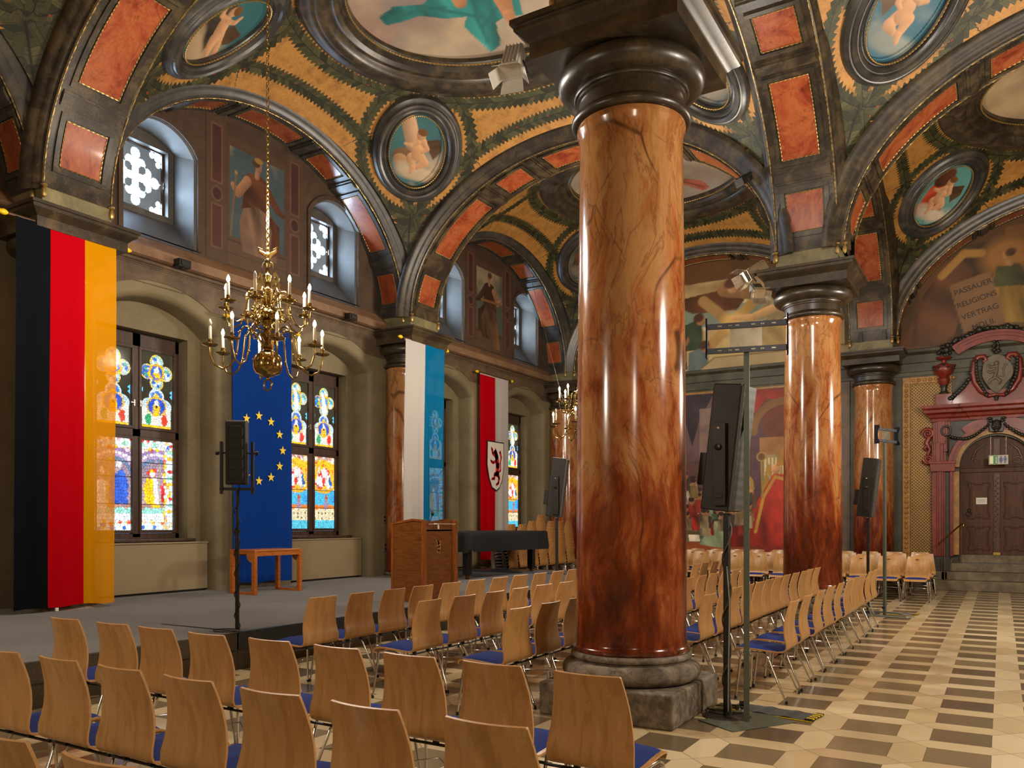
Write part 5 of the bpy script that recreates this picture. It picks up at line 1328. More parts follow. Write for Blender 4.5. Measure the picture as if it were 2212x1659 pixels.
def exit_sign():
    r = empty('exit_sign', 'green and grey exit and toilet sign hanging over the door', 'sign', (-.065, YE-.22, 2.95))
    MB().box(-.19, .19, -.008, .008, -.105, .105).build('board', M['signgrey'], r, 0, .003)
    MB().box(-.185, -.015, -.011, -.008, -.095, .095).build('green_field', M['signgreen'], r, 0)
    MB().box(-.17, -.10, -.013, -.011, -.085, .085).build('door_pictogram', M['signwhite'], r, 0)
    a = MB(); a.box(-.047, -.037, -.013, -.011, -.05, .07); a.prism([(-.058, -.045), (-.026, -.045), (-.042, -.08)], lambda u, z, w: (u, w, z), -.013, -.011); a.build('arrow', M['signwhite'], r, 0)
    for x, w in ((.05, True), (.13, False)):
        m = MB(); m.sphere((x, -.011, .065), (.016, .003, .016), 10, 6)
        m.box(x-.022, x+.022, -.013, -.009, -.02, .045); m.box(x-.032, x-.025, -.013, -.009, -.02, .04); m.box(x+.025, x+.032, -.013, -.009, -.02, .04)
        m.box(x-.017, x-.003, -.013, -.009, -.085, -.02); m.box(x+.003, x+.017, -.013, -.009, -.085, -.02)
        if w: m.prism([(x-.02, .0), (x+.02, .0), (x+.036, -.04), (x-.036, -.04)], lambda u, z, w_: (u, w_, z), -.0135, -.009)
        m.build('person_pictogram', M['signblue'], r, 40, fix=False)
    for x in (-.15, .15): MB().tube([(x, 0, .1), (x, 0, .52)], .002, 5).build('wire', M['alu'], r, 0)
exit_sign()

# ------------------------------------------------------------------ chairs
def chair_parts():
    """local frame: sitter looks along +Y, origin on the floor under the seat centre"""
    prof = [(.245, .398), (.24, .418), (.225, .433), (.19, .443), (.12, .445), (.04, .440), (-.06, .432), (-.13, .428), (-.175, .432), (-.2, .446), (-.212, .47), (-.214, .51), (-.208, .55), (-.205, .60), (-.210, .66), (-.222, .73), (-.240, .80), (-.2555, .848), (-.2605, .863), (-.262, .868)]
    wid = [.385, .40, .415, .42, .425, .43, .435, .438, .44, .44, .44, .438, .43, .415, .40, .38, .358, .341, .336, .326]
    th = .011; nW = 11
    def pt(i, u, off):
        y, z = prof[i]; a = prof[max(i-1, 0)]; b = prof[min(i+1, len(prof)-1)]; d = Vector((b[0]-a[0], b[1]-a[1])); d.normalize(); n = Vector((d.y, -d.x))
        w = wid[i]/2; x = u*w; back = max(0, min(1, (z-.45)/.25)) if i > 8 else 0
        y2 = y+n.x*off + back*.028*u*u; z2 = z+n.y*off
        return (x, y2, z2)
    us = [-1+2*k/(nW-1) for k in range(nW)]
    m = MB(); N = len(prof)
    F = [[pt(i, u, -th/2) for u in us] for i in range(N)]; B = [[pt(i, u, th/2) for u in us] for i in range(N)]
    m.grid(F); m.grid([list(reversed(r_)) for r_ in B]); m.cur = 1
    for i in range(N-1):
        for k in (0, nW-1): m.add([F[i][k], F[i+1][k], B[i+1][k], B[i][k]], [(0, 1, 2, 3)])
    for i in (0, N-1):
        for k in range(nW-1): m.add([F[i][k], F[i][k+1], B[i][k+1], B[i][k]], [(0, 1, 2, 3)])
    shell = m
    c = MB(); sy = [.232, .21, .16, .09, .0, -.09, -.15, -.178]; sz = [.424, .437, .444, .443, .437, .430, .429, .434]
    top = []; bot = []
    for i, (y, z) in enumerate(zip(sy, sz)):
        e = .004 if i in (0, 7) else (.02 if i in (1, 6) else .03)
        w = .195 if i not in (0, 7) else .17
        top.append([(u*w, y, z+e*(1-abs(u)**6*.85)) for u in (-1, -.93, -.75, -.4, 0, .4, .75, .93, 1)]); bot.append([(u*w, y, z+.002) for u in (-1, 1)])
    rg = [[*t, b[1], b[0]] for t, b in zip(top, bot)]
    c.rings(rg, False, True)
    legs = []
    for sx in (-1, 1):
        legs.append([(sx*.245, .2175, 0.0), (sx*.205, .185, .36), (sx*.20, .178, .395), (sx*.196, .15, .412), (sx*.194, .05, .414)])
        legs.append([(sx*.25, -.2175, 0.0), (sx*.205, -.06, .36), (sx*.20, -.035, .398), (sx*.196, 0.0, .412), (sx*.194, .06, .414)])
    return shell, c, legs
def make_chair(caps=True):
    sh, cu, legs = chair_parts()
    r = empty('chair', '-', 'chair', (0, 0, 0))
    sh.build('seat_shell', [M['beech'], M['beech_edge']], r, 40)
    cu.build('seat_cushion', M['bluefab'], r, 50)
    for L in legs:
        lg = MB().tube(L, .0095, 10).build('leg', M['chrome'], r, 60)
        if caps: MB().lathe([(.012, 0), (.0125, .02), (.0095, .028)], (L[0][0], L[0][1], 0), 10).build('foot_cap', M['rubber'], lg, 40)
    MB().tube([(-.275, -.13, .395), (.275, -.13, .395)], .008, 8).build('cross_bar', M['darksteel'], r, 60)
    if caps:
        MB().tube([(-.225, -.11, .24), (0, .03, .27), (.225, -.11, .24)], .004, 6).build('stretcher', M['chrome'], r, 60)
        b = MB()
        for x in (-.1, .1): b.box(x-.012, x+.012, -.145, -.118, .395, .43)
        b.build('buffer', M['rubber'], r, 0)
    return r
CH0 = make_chair(True); CH1 = make_chair(False); USED = set()
def plate(c):
    p = MB(); p.box(-.028, .028, -.232, -.225, .80, .812); return p.build('badge', M['darksteel'], c, 0)
def put_chair(x, y, rz, label, group, proto=None, z=0.0):
    proto = proto or CH0
    if proto.name in USED: c = copy_tree(proto)
    else: c = proto; USED.add(proto.name)
    c.location = (x, y, z); c.rotation_euler = (0, 0, rz); c['label'] = label; c['category'] = 'chair'; c['group'] = group
    return c
ORD = ['first', 'second', 'third', 'fourth', 'fifth', 'sixth', 'seventh', 'eighth', 'ninth', 'tenth', 'eleventh', 'twelfth', 'thirteenth', 'fourteenth', 'fifteenth', 'sixteenth', 'seventeenth', 'eighteenth', 'nineteenth', 'twentieth']
jr = random.Random(5); J = lambda s: jr.uniform(-s, s)
def chairs():
    BK = .262                                                     # back top sits this far behind the chair's origin
    g = 'chairs of the front block seen from behind'
    xs1 = [-5.71, -5.16, -4.70, -4.18, -3.66, -3.13, -2.62, -2.12, -1.60]
    for i, x in enumerate(xs1):
        put_chair(x, 3.31+BK+J(.012), J(.02), 'beech chair seen from behind, %s from left in the front block far row' % ORD[i], g)
    xs2 = [-4.58, -4.06, -3.56, -3.06, -2.54, -2.04, -1.52]
    for i, x in enumerate(xs2):
        put_chair(x, 2.31+BK+J(.012), J(.02), 'beech chair seen from behind, %s from left in the front block near row' % ORD[i], g)
    for i, x in enumerate((-2.76, -2.24)):
        put_chair(x, 1.375+BK, J(.02), 'beech chair back cut by the bottom left picture edge, %s' % ('at the corner' if i == 0 else 'right of the corner one'), g)
    def col(x, ys, name, grp, who='from the near end'):
        for i, y in enumerate(ys):
            put_chair(x-BK+J(.012), y+J(.01), PI/2+J(.03), 'beech chair with blue seat, %s from near end of %s' % (ORD[i], name), grp)
    col(-5.31, [5.54+.514*i for i in range(20)], 'the stage edge row', 'chairs along the stage')
    col(-4.27, [5.80+.518*i for i in range(18)], 'the second row from stage', 'chairs in the second row from the stage')
    ysc = [5.65+.515*i for i in range(17)]
    col(-3.28, ysc[:14], 'the third row from stage', 'chairs in the third row from the stage')
    col(-2.36, [7.65, 8.17, 8.66, 9.10, 9.56, 10.05, 10.50, 11.0, 11.48, 12.0, 12.48, 12.96], 'the fourth row from stage', 'chairs in the fourth row from the stage')
    col(-1.53, [7.42, 8.02, 8.63, 9.24, 9.84, 10.45, 11.03, 11.62, 12.25, 12.90], 'the row by the aisle', 'chairs along the aisle')
    # rows facing the camera in front of the end wall
    rows = [(18.05, -1.45, 8, 'nearest'), (18.85, -1.45, 14, 'second'), (19.75, -1.44, 14, 'third'), (20.62, -1.60, 14, 'backmost')]
    for y, x0, n, nm in rows:
        for i in range(n):
            x = x0-.515*i
            if nm == 'nearest' and 3 > i > 1.5 and False: continue
            c = put_chair(x+J(.012), y-BK+.02, PI+J(.02), 'beech chair facing the camera, %s from right in the %s row by the end wall' % (ORD[i], nm), 'chairs facing the camera at the far end')
            plate(c)
    # stacks behind the covered piano
    n_st = [9, 9, 10, 12, 10, 10, 10]
    for s, n in enumerate(n_st):
        for k in range(n):
            lab = 'beech chair stacked behind the covered piano, %s up in the %s stack from left' % (ORD[k], ORD[s])
            put_chair(-10.42-.010*k+.06, 17.02+.515*s, PI/2, lab, 'chairs stacked behind the piano', CH1, .079*k)
chairs()

# ------------------------------------------------------------------ flags
def flag_cloth(name, y0, y1, z0, z1, x, m, parent, fold=.02, n=40, seed=0, sway=.03):
    N, K = n, 60; g = []
    for i in range(N+1):
        row = []
        for k in range(K+1):
            y = y0+(y1-y0)*i/N; t = k/K; z = z1+(z0-z1)*t
            f = fold*(.25+.75*t)*(math.sin(y*13+seed+1.2*t)+.6*math.sin(y*23+seed*2-2*t))+sway*math.sin(t*3.2+seed)
            row.append((x+f, y-.02*math.sin(t*2.5+seed)*t, z+.012*math.sin(y*9+seed)*t))
        g.append(row)
    return MB().grid(g).build(name, m, parent, 60)
def pole(r, x, y0, y1, z, m='woodpole'):
    MB().tube([(x, y0, z), (x, y1, z)], .018, 8).build('pole', M[m], r, 40)
    for y, s in ((y0, -1), (y1, 1)):
        f = MB(); q = [(.0, 0), (.018, .005), (.034, .03), (.038, .06), (.028, .1), (.01, .13), (0, .135)]
        f.rings([[(x+rr*math.cos(2*PI*k/10), y+s*h, z+rr*math.sin(2*PI*k/10)) for k in range(10)] for rr, h in q[1:-1]], False, True)
        f.build('finial', M['yellow'], r, 50)
def flags():
    r = empty('hanging_flag', 'tall black, red and gold banner at the left edge', 'flag', (0, 0, 0)); x = -10.42; z = 5.32
    pole(r, x, 5.40, 6.92, z+.01)
    flag_cloth('black_stripe', 5.48, 5.905, .45, z, x, M['f_black'], r, .022, 24, 1); flag_cloth('red_stripe', 5.905, 6.36, .46, z, x, M['f_red'], r, .022, 24, 1); flag_cloth('gold_stripe', 6.36, 6.80, .46, z, x, M['f_gold'], r, .022, 24, 1)
    MB().box(x-.012, x+.012, 5.98, 6.02, .405, .45).build('weight', M['paper'], r, 0, .004)
    r = empty('hanging_flag', 'white and light blue banner in front of the half column', 'flag', (0, 0, 0)); x = -10.42
    pole(r, x, 13.06, 14.56, 5.30)
    flag_cloth('white_stripe', 13.14, 13.80, .62, 5.29, x, M['f_white'], r, .02, 24, 2); flag_cloth('blue_stripe', 13.80, 14.48, .62, 5.28, x, M['f_blue'], r, .02, 24, 2); MB().box(x-.006, x+.006, 13.14, 14.48, 5.255, 5.30).build('hem', M['f_white'], r, 0)
    r = empty('hanging_flag', 'blue banner with a circle of yellow stars between the windows', 'flag', (0, 0, 0)); x = -11.16
    pole(r, x, 9.36, 10.86, 5.02)
    flag_cloth('cloth', 9.42, 10.76, .50, 5.0, x, M['f_eu'], r, .009, 40, 3, .0)
    for k in range(12):
        a = 2*PI*k/12; cy, cz = 9.98+.55*math.cos(a), 2.84+.57*math.sin(a)
        st = [(cy+(.085 if i % 2 == 0 else .034)*math.sin(2*PI*i/10), cz+(.085 if i % 2 == 0 else .034)*math.cos(2*PI*i/10)) for i in range(10)]
        MB().prism(st, lambda u, v, w: (x+w, u, v), .018, .024).build('star', M['f_star'], r, 0)
    r = empty('hanging_flag', 'red and white banner with lion shield between the far windows', 'flag', (0, 0, 0)); x = -11.16
    pole(r, x, 17.0, 18.56, 5.29)
    flag_cloth('red_stripe', 17.07, 17.77, .6, 5.28, x, M['f_red'], r, .012, 24, 4, .0); flag_cloth('white_stripe', 17.77, 18.43, .6, 5.28, x, M['f_white'], r, .012, 24, 4, .0); MB().box(x-.006, x+.006, 17.07, 18.43, 5.25, 5.30).build('hem', M['f_white'], r, 0)
    s = [(17.36, 3.62), (18.16, 3.62), (18.18, 3.0), (18.08, 2.62), (17.94, 2.42), (17.80, 2.34), (17.58, 2.42), (17.44, 2.66), (17.34, 3.0)]
    c = (17.76, 3.02); s2 = [(c[0]+(a-c[0])*.93, c[1]+(b-c[1])*.95) for a, b in s]
    MB().prism(s, lambda u, v, w: (x+w, u, v), .024, .028).build('shield_border', M['f_ink'], r, 0); MB().prism(s2, lambda u, v, w: (x+w, u, v), .028, .031).build('shield', M['f_cream'], r, 0)
    def lion(m, oy, oz, k, F):
        """rampant beast turned left, flat print"""
        for pts, w in (([(.05, -.32), (.08, -.05), (.02, .2)], [.09, .10, .10]), ([(.02, .22), (-.04, .34)], [.09, .085]), ([(-.04, .36), (-.13, .34)], [.07, .04]), ([(-.02, .2), (-.2, .3), (-.24, .42)], [.05, .045, .05]),
                       ([(.0, .08), (-.18, .02), (-.28, .06)], [.05, .045, .045]), ([(.06, -.3), (-.08, -.32), (-.12, -.46), (-.22, -.46)], [.08, .06, .045, .04]), ([(.08, -.3), (.16, -.42), (.12, -.58), (.04, -.62)], [.07, .055, .045, .04]),
                       ([(.1, -.28), (.24, -.2), (.22, .02), (.28, .2), (.22, .36)], [.03, .03, .03, .035, .05])):
            for i in range(len(pts)-1):
                (a0, b0), (a1, b1) = pts[i], pts[i+1]; L = math.hypot(a1-a0, b1-b0); nx, ny = -(b1-b0)/L, (a1-a0)/L; w0, w1 = w[i], w[i+1]
                m.add([F(oy+k*(a0+nx*w0), oz+k*(b0+ny*w0)), F(oy+k*(a1+nx*w1), oz+k*(b1+ny*w1)), F(oy+k*(a1-nx*w1), oz+k*(b1-ny*w1)), F(oy+k*(a0-nx*w0), oz+k*(b0-ny*w0))], [(0, 1, 2, 3)])
            for (a, b), q in zip(pts, w):
                m.add([F(oy+k*(a+q*math.cos(t)), oz+k*(b+q*math.sin(t))) for t in np.linspace(0, 2*PI, 10)[:-1]], [tuple(range(9))])
        for a, b in ((-.27, .46), (-.31, .08), (-.25, -.48), (.0, -.64), (-.04, .43)):
            for t in (-.5, 0, .5): m.add([F(oy+k*(a+.03*math.cos(q+t)), oz+k*(b+.045*math.sin(q+t))) for q in (0, 2.1, 4.2)], [(0, 1, 2)])
    m = MB(); lion(m, 17.78, 3.05, .85, lambda u, v: (x+.033, u, v)); m.build('lion', M['f_redprint'], r, 0, fix=False)
    return lion
LION = flags()

# ------------------------------------------------------------------ lectern, table, covered piano
def lectern():
    r = empty('lectern', 'brown wooden lectern with pale lion inlay at the stage edge', 'lectern', (-7.04, 9.32, STZ)); h0, h1 = 1.15, 1.18
    D, W = .60, .82                    # depth along -x, width along +y
    side = [(0, 0), (0, 1.185), (-.22, 1.20), (-D, 1.14), (-D, 0)]
    for y in (0, W-.028): MB().prism(side, lambda a, b, w: (a, y+w, b), 0, .028).build('side_panel', M['lectern'], r, 0, .003)
    for y, s in ((-.004, 1), (W, 1)):
        e = MB(); e.box(-.05, .0, y-.004, y+.006, 0, 1.185); e.box(-D, -D+.04, y-.004, y+.006, 0, 1.13); e.bar((-.02, y, 1.17), (-.22, y, 1.185), .014, .03); e.bar((-.22, y, 1.185), (-D, y, 1.125), .014, .03)
        e.build('edge_trim', M['lectern_edge'], r, 0)
    MB().box(-.05, -.03, .028, W-.028, .02, 1.165).build('front_panel', M['lectern'], r, 0)
    e = MB(); e.box(-.03, .004, .0, .05, 0, 1.185); e.box(-.05, .012, W-.09, W-.0, 0, 1.185); e.build('corner_post', M['lectern_edge'], r, 0, .004)
    MB().prism([(-.03, 1.02), (-D+.03, .98), (-D+.03, 1.0), (-.03, 1.04)], lambda a, b, w: (a, w, b), .03, W-.03).build('desk_top', M['lectern_edge'], r, 0)
    m = MB(); LION(m, .38, .80, .20, lambda u, v: (-.0285, u, v)); m.build('lion_inlay', M['inlay'], r, 0, fix=False)
    k = empty('gooseneck_microphone', 'small black microphone with white clip on the lectern', 'microphone', (-7.16, 9.62, STZ+1.03))
    MB().tube([(0, 0, 0), (.0, .0, .14), (.03, .01, .22)], .006, 6).build('neck', M['black'], k, 40); MB().sphere((.035, .01, .245), (.022, .022, .035), 10, 8).build('capsule', M['black'], k, 40)
    c = MB(); c.box(.06, .10, -.03, .03, .085, .105); c.box(.145, .155, -.012, .012, .02, .075); c.tube([(.10, 0, .095), (.15, 0, .09), (.15, 0, .06)], .005, 5); c.tube([(.14, -.22, .09), (.14, 0, .096), (.14, .45, .09)], .003, 5); c.build('cable_clip', M['paper'], k, 0)
lectern()
def table():
    r = empty('side_table', 'small cherry wood table on the stage before the blue banner', 'table', (-10.08, 8.94, STZ)); L, D, H_ = 1.02, .58, .71
    MB().box(-D, 0, 0, L, H_-.03, H_).build('table_top', M['table'], r, 0, .004)
    a = MB(); a.box(-.03, -.008, .03, L-.03, H_-.10, H_-.03); a.box(-D+.008, -D+.03, .03, L-.03, H_-.10, H_-.03); a.build('apron', M['table'], r, 0, .003)
    for y in (.0, L-.06):
        MB().box(-.07, 0, y, y+.06, 0, H_-.028).build('leg', M['table'], r, 0, .004); MB().box(-D, -D+.07, y, y+.06, 0.0, H_-.028).build('leg', M['table'], r, 0, .004)
        q = MB(); cv = [(.07*0, 0)]
        q.prism([(-.069, .001), (-.069, .12)]+[(-.069-.09*(1-math.cos(t)), .12-.085*math.sin(t)) for t in np.linspace(0, PI/2, 8)]+[(-D+.07, .035), (-D+.07, .001)], lambda u, z, w: (u, y+w, z), .004, .056); q.build('runner', M['table'], r, 0)
        q = MB(); q.prism([(-.069, H_-.03), (-.069, H_-.2)]+[(-.069-.12*math.sin(t), H_-.2+.13*(1-math.cos(t))) for t in np.linspace(0, PI/2, 8)]+[(-D+.07, H_-.07), (-D+.07, H_-.03)], lambda u, z, w: (u, y+w, z), .004, .056); q.build('end_bracket', M['table'], r, 0)
table()
def piano():
    r = empty('covered_grand_piano', 'grand piano under a black cloth behind the lectern', 'piano', (-9.0, 13.35, STZ)); L = 3.35; D = 1.5
    def outline(e, n=7):
        pts = []
        for cx, cy, a0 in ((-.0, 0, -PI/2), (-.0, L, 0), (-D, L, PI/2), (-D, 0, PI)):
            R = .14; ox = cx-R if cx > -.1 else cx+R; oy = cy+R if cy < .1 else cy-R
            for k in range(n+1): a = a0+PI/2*k/n; pts.append((ox+(R+e)*math.cos(a), oy+(R+e)*math.sin(a)))
        return pts
    rings = []
    for e, z in ((-.6, .955), (-.05, .955), (-.015, .95), (.0, .93), (.012, .85), (.02, .75), (.03, .65), (.035, .56)):
        o = outline(max(e, -.13)) if e > -.5 else [(-D/2+(x+D/2)*.1, L/2+(y-L/2)*.1) for x, y in outline(0)]
        k_ = max(0, (.93-z))*.10
        rings.append([(x+k_*math.sin(i*2.3)*.5, y+k_*math.cos(i*1.7)*.5, z-(.03*math.sin(i*.9) if z < .6 else 0)) for i, (x, y) in enumerate(o)])
    MB().rings(rings, False, False).build('cloth_cover', M['blackcloth'], r, 60)
    MB().box(-D+.06, -.06, .06, L-.06, .60, .9).build('case', M['black'], r, 0, .01)
    for x, y in ((-.22, .28), (-1.25, .28), (-.30, L-.32)):
        l = MB().box(x-.07, x+.07, y-.07, y+.07, .09, .6).build('leg', M['black'], r, 0, .01)
        c = MB(); c.tube([(x-.02, y, .045), (x+.02, y, .045)], .045, 12); c.box(x-.03, x+.03, y-.03, y+.03, .06, .095); c.build('caster', M['caster'], l, 30)
    p = MB(); p.box(-.62, -.58, .34, .38, .12, .6); p.box(-.82, -.78, .34, .38, .12, .6); p.box(-.85, -.55, .28, .42, .1, .14); p.build('pedal_lyre', M['caster'], r, 0)
piano()

# ------------------------------------------------------------------ loudspeakers and screen brackets
def spiral(p0, p1, rad, turns, n=60):
    return [(p0[0]+(p1[0]-p0[0])*k/n+rad*math.cos(2*PI*turns*k/n), p0[1]+(p1[1]-p0[1])*k/n+rad*math.sin(2*PI*turns*k/n), p0[2]+(p1[2]-p0[2])*k/n) for k in range(n+1)]
def speaker(loc, rz, label, zc, h, w, d, tilt, mat_g, base='tube', zbar=None, slim=False, ztop=None):
    """column loudspeaker in a fork on a pole; front of the cabinet looks along local -Y"""
    r = empty('column_loudspeaker', label, 'loudspeaker', loc, rz)
    zb = zc-h/2-.12 if zbar is None else zbar
    MB().tube([(0, 0, .012), (0, 0, zb-.45)], .022, 12).build('pole', M['darksteel'], r, 40); MB().tube([(0, 0, zb-.5), (0, 0, zb)], .016, 10).build('inner_pole', M['darksteel'], r, 40)
    MB().lathe([(.0, zb-.46), (.032, zb-.46), (.034, zb-.42), (.022, zb-.41)], n=14).build('collar', M['darksteel'], r, 40)
    Rm = Matrix.Rotation(tilt, 3, 'X'); C_ = Vector((0, 0, zc))
    b = MB(); b.obox(C_, (w, d, h), Rm); b.build('cabinet', M['speaker'], r, 0, .012, seg=3)
    g = MB(); g.obox(C_+Rm@Vector((0, -d/2-.006, 0)), (w-.012, .016, h-.03), Rm); gr = g.build('grille', M[mat_g], r, 0, .005)
    if mat_g == 'grille_dark':
        c = MB()
        for k in range(5):
            z = h/2-.12-k*(h-.18)/4.4
            pts = [(w*.36*max(-1, min(1, 1.25*math.cos(t))), z+h*.082*max(-1, min(1, 1.25*math.sin(t)))) for t in np.linspace(0, 2*PI, 28)[:-1]]
            c.tube([tuple(C_+Rm@Vector((a, -d/2-.016, bb))) for a, bb in pts], .006, 5, True)
        c.build('driver_outline', M['speaker'], gr, 40)
    f = MB(); f.box(-w/2-.075, w/2+.075, -.03, .03, zb, zb+.03); f.build('fork_bar', M['darksteel'], r, 0, .003)
    for s in (-1, 1):
        a = MB(); a.box(s*(w/2+.055)-.012, s*(w/2+.055)+.012, -.045, .045, zb-.04, zc+.12); ar = a.build('fork_arm', M['darksteel'], r, 0, .003)
        k = MB(); k.tube([(s*(w/2-.01), 0, zc), (s*(w/2+.10), 0, zc)], .009, 8); k.tube([(s*(w/2+.085), 0, zc), (s*(w/2+.115), 0, zc)], .024, 10); k.build('knob', M['rubber'], ar, 40)
    return r
speaker((-7.02, 5.99, STZ), math.radians(40), 'black five-driver column loudspeaker on pole at the stage corner', 1.89, .68, .21, .22, 0.03, 'grille_dark', zbar=1.49)
s = empty('speaker_cable', 'black cable coiling up the stage loudspeaker pole', 'cable', (0, 0, 0))
MB().tube(spiral((-7.02, 5.99, STZ+.01), (-7.02, 5.99, 1.75), .03, 6, 90)+[(-6.97, 5.97, 1.95)], .005, 5).build('lead', M['rubber'], s, 40)
MB().tube([(-7.02+.24*math.cos(t)*(.5+.05*t), 5.99-.13+.12*math.sin(t), STZ+.008) for t in np.linspace(0, 6.5, 40)], .005, 5).build('loop', M['rubber'], s, 40)
def big_speaker(x, y, rz, label, H_, tilt=.12, zc=2.14):
    r = empty('column_loudspeaker', label, 'loudspeaker', (x, y, zc-2.14), rz); zc = 2.14; h = 1.0; w = .22; d = .24
    MB().lathe([(.0, .0), (.19, .0), (.19, .008), (.03, .014), (.028, .05), (.0, .05)], n=24).build('base_plate', M['darksteel'], r, 40)
    MB().box(-.022, .022, -.022, .022, .01, 1.62).build('pole', M['darksteel'], r, 0, .003); MB().tube([(0, 0, 1.6), (0, 0, 1.78)], .017, 12).build('inner_pole', M['chrome'], r, 40)
    Rm = Matrix.Rotation(-tilt, 3, 'X'); C_ = Vector((0, .0, zc))
    MB().obox(C_, (w, d, h), Rm).build('cabinet', M['speaker'], r, 0, .01)
    MB().obox(C_+Rm@Vector((0, d/2+.012, 0)), (w-.01, .03, h-.02), Rm).build('grille', M['grille'], r, 0, .006)
    MB().obox(C_+Rm@Vector((0, -d/2-.035, -.18)), (.15, .07, .26), Rm).build('rear_box', M['darksteel'], r, 0, .004)
    MB().box(-w/2-.05, w/2+.05, -.035, .035, 1.74, 1.775).build('fork_bar', M['darksteel'], r, 0, .003)
    for s_ in (-1, 1):
        a = MB(); a.box(s_*(w/2+.03)-.012, s_*(w/2+.03)+.012, -.05, .05, 1.68, 2.33); ar = a.build('fork_arm', M['darksteel'], r, 0, .003)
        k = MB(); k.tube([(s_*(w/2), 0, 2.14), (s_*(w/2+.07), 0, 2.14)], .012, 8); k.sphere((s_*(w/2+.06), 0, 2.14), (.025,)*3, 10, 6); k.build('knob', M['rubber'], ar, 40); MB().sphere((s_*(w/2+.044), .0, 2.29), (.006, .013, .013), 8, 5).build('bolt', M['alu'], ar, 40)
    return r
big_speaker(-1.88, 6.47, math.radians(-100), 'tall black column loudspeaker right of the front column', 2.65)
big_speaker(-1.96, 15.1, math.radians(-92), 'tall column loudspeaker in the distance before the red portal side', 2.65)
big_speaker(-6.5, 12.33, math.radians(-72), 'tall column loudspeaker beyond the covered piano, left of the front column', 2.65)
c = empty('speaker_cable', 'olive cable wound round the front loudspeaker pole and coiled on the floor', 'cable', (0, 0, 0))
MB().tube(spiral((-1.88, 6.47, .03), (-1.88, 6.47, 1.66), .035, 3.4, 90), .006, 6).build('lead', M['olivecable'], c, 40)
MB().tube([(-1.93+.13*(1+.2*math.sin(t*.7))*math.cos(t), 6.62+.12*(1+.15*math.cos(t*.9))*math.sin(t), .02+.004*math.sin(t*3)+.001*t) for t in np.linspace(0, 21, 120)], .006, 5).build('coil', M['olivecable'], c, 40)
MB().tube([(-1.87, 6.43, 1.2), (-1.85, 6.44, .9), (-1.86, 6.44, .4), (-1.86, 6.43, .05)], .005, 5).build('white_lead', M['cable'], c, 40)
def stand(x, y, base_rz, br_rz, label):
    r = empty('screen_stand', label, 'stand', (x, y, 0), base_rz)
    MB().box(-.315, .315, -.20, .20, 0, .008).build('base_plate', M['greensteel'], r, 0, .003)
    R_ = Matrix.Rotation(br_rz-base_rz, 3, 'Z'); T_ = lambda p: tuple(R_@Vector(p))
    def bx(m, x0, x1, y0, y1, z0, z1):
        m.obox(R_@Vector(((x0+x1)/2, (y0+y1)/2, (z0+z1)/2)), (x1-x0, y1-y0, z1-z0), R_)
    m = MB(); bx(m, -.022, .022, -.022, .022, .008, 2.92); m.build('pole', M['greensteel'], r, 0, .003)
    MB().tube([T_((-.02, -.0, .14)), T_((-.055, -.0, .14))], .02, 10).build('knob', M['rubber'], r, 40)
    W = .30
    m = MB(); bx(m, -.125, .115, -.030, -.024, 2.905, 3.07); m.build('centre_plate', M['alu'], r, 0)
    for z in (2.885, 3.075):
        m = MB(); bx(m, -W, W, -.045, -.028, z-.022, z+.022); rl = m.build('rail', M['darkrail'], r, 0, .002)
        s_ = MB()
        for u in (-.2, -.13, -.115, -.07, .05, .11, .125, .2): bx(s_, u-(.015 if abs(u) in (.2, .07, .05) else .005), u+(.015 if abs(u) in (.2, .07, .05) else .005), -.047, -.044, z-.005, z+.005)
        s_.build('slot', M['alu'], rl, 0)
    for s_ in (-1, 1):
        m = MB(); L = [(-.03, 2.83), (.05, 2.83), (.06, 2.86), (.035, 2.9), (.025, 2.98), (.035, 3.06), (.06, 3.1), (.05, 3.135), (-.03, 3.135)]
        R3 = R_
        m.prism(L, lambda a, b, w: tuple(R3@Vector((s_*W+w, -.03-a, b))), -.006, .006); m.build('end_plate', M['navy'], r, 0)
    return r
M['darkrail'] = plain('grey_blue_rail', '#585b66', .35, .6, .06)
stand(-1.70, 6.38, math.radians(57.6), math.radians(14), 'grey green pole with empty screen bracket right of the front column')
stand(-1.66, 14.75, math.radians(8), math.radians(66), 'distant grey pole with screen bracket seen edge-on before the portal wall')
def floor_mat(x0, y0, x1, y1, wd, label):
    r = empty('cable_mat', label, 'floor mat', ((x0+x1)/2, (y0+y1)/2, 0), math.atan2(y1-y0, x1-x0)); L = math.hypot(x1-x0, y1-y0)
    N = 40; g = []
    for i in range(N+1):
        u = -L/2+L*i/N; z = .012+.012*max(0, math.sin(i*.5))*(1 if 6 < i < 34 else 0)
        g.append([(u, -wd/2, .003), (u, -wd/2+.004, z*.6+.004), (u, -wd/4, z), (u, 0, z+.004), (u, wd/4, z), (u, wd/2-.004, z*.6+.004), (u, wd/2, .003)])
    MB().grid(g).build('runner', M['mat'], r, 50)
    y = MB(); k = MB()
    for i in range(9): (y if i % 2 else k).box(L/2-.055, L/2+.003, -wd/2+wd*i/9, -wd/2+wd*(i+1)/9, .012, .022)
    y.box(-L/2, L/2, -wd/2-.012, -wd/2+.01, .002, .007); y.build('yellow_tape', M['yellow'], r, 0); k.build('black_tape', M['black'], r, 0)
    return r
floor_mat(-1.93, 6.86, -1.24, 6.74, .26, 'charcoal cable mat with yellow and black taped end on the floor')
floor_mat(-1.98, 15.25, -1.2, 15.15, .26, 'dark cable mat at the foot of the distant pole')
c = empty('floor_cable', 'white cable looping on the floor by the distant pole', 'cable', (0, 0, 0))
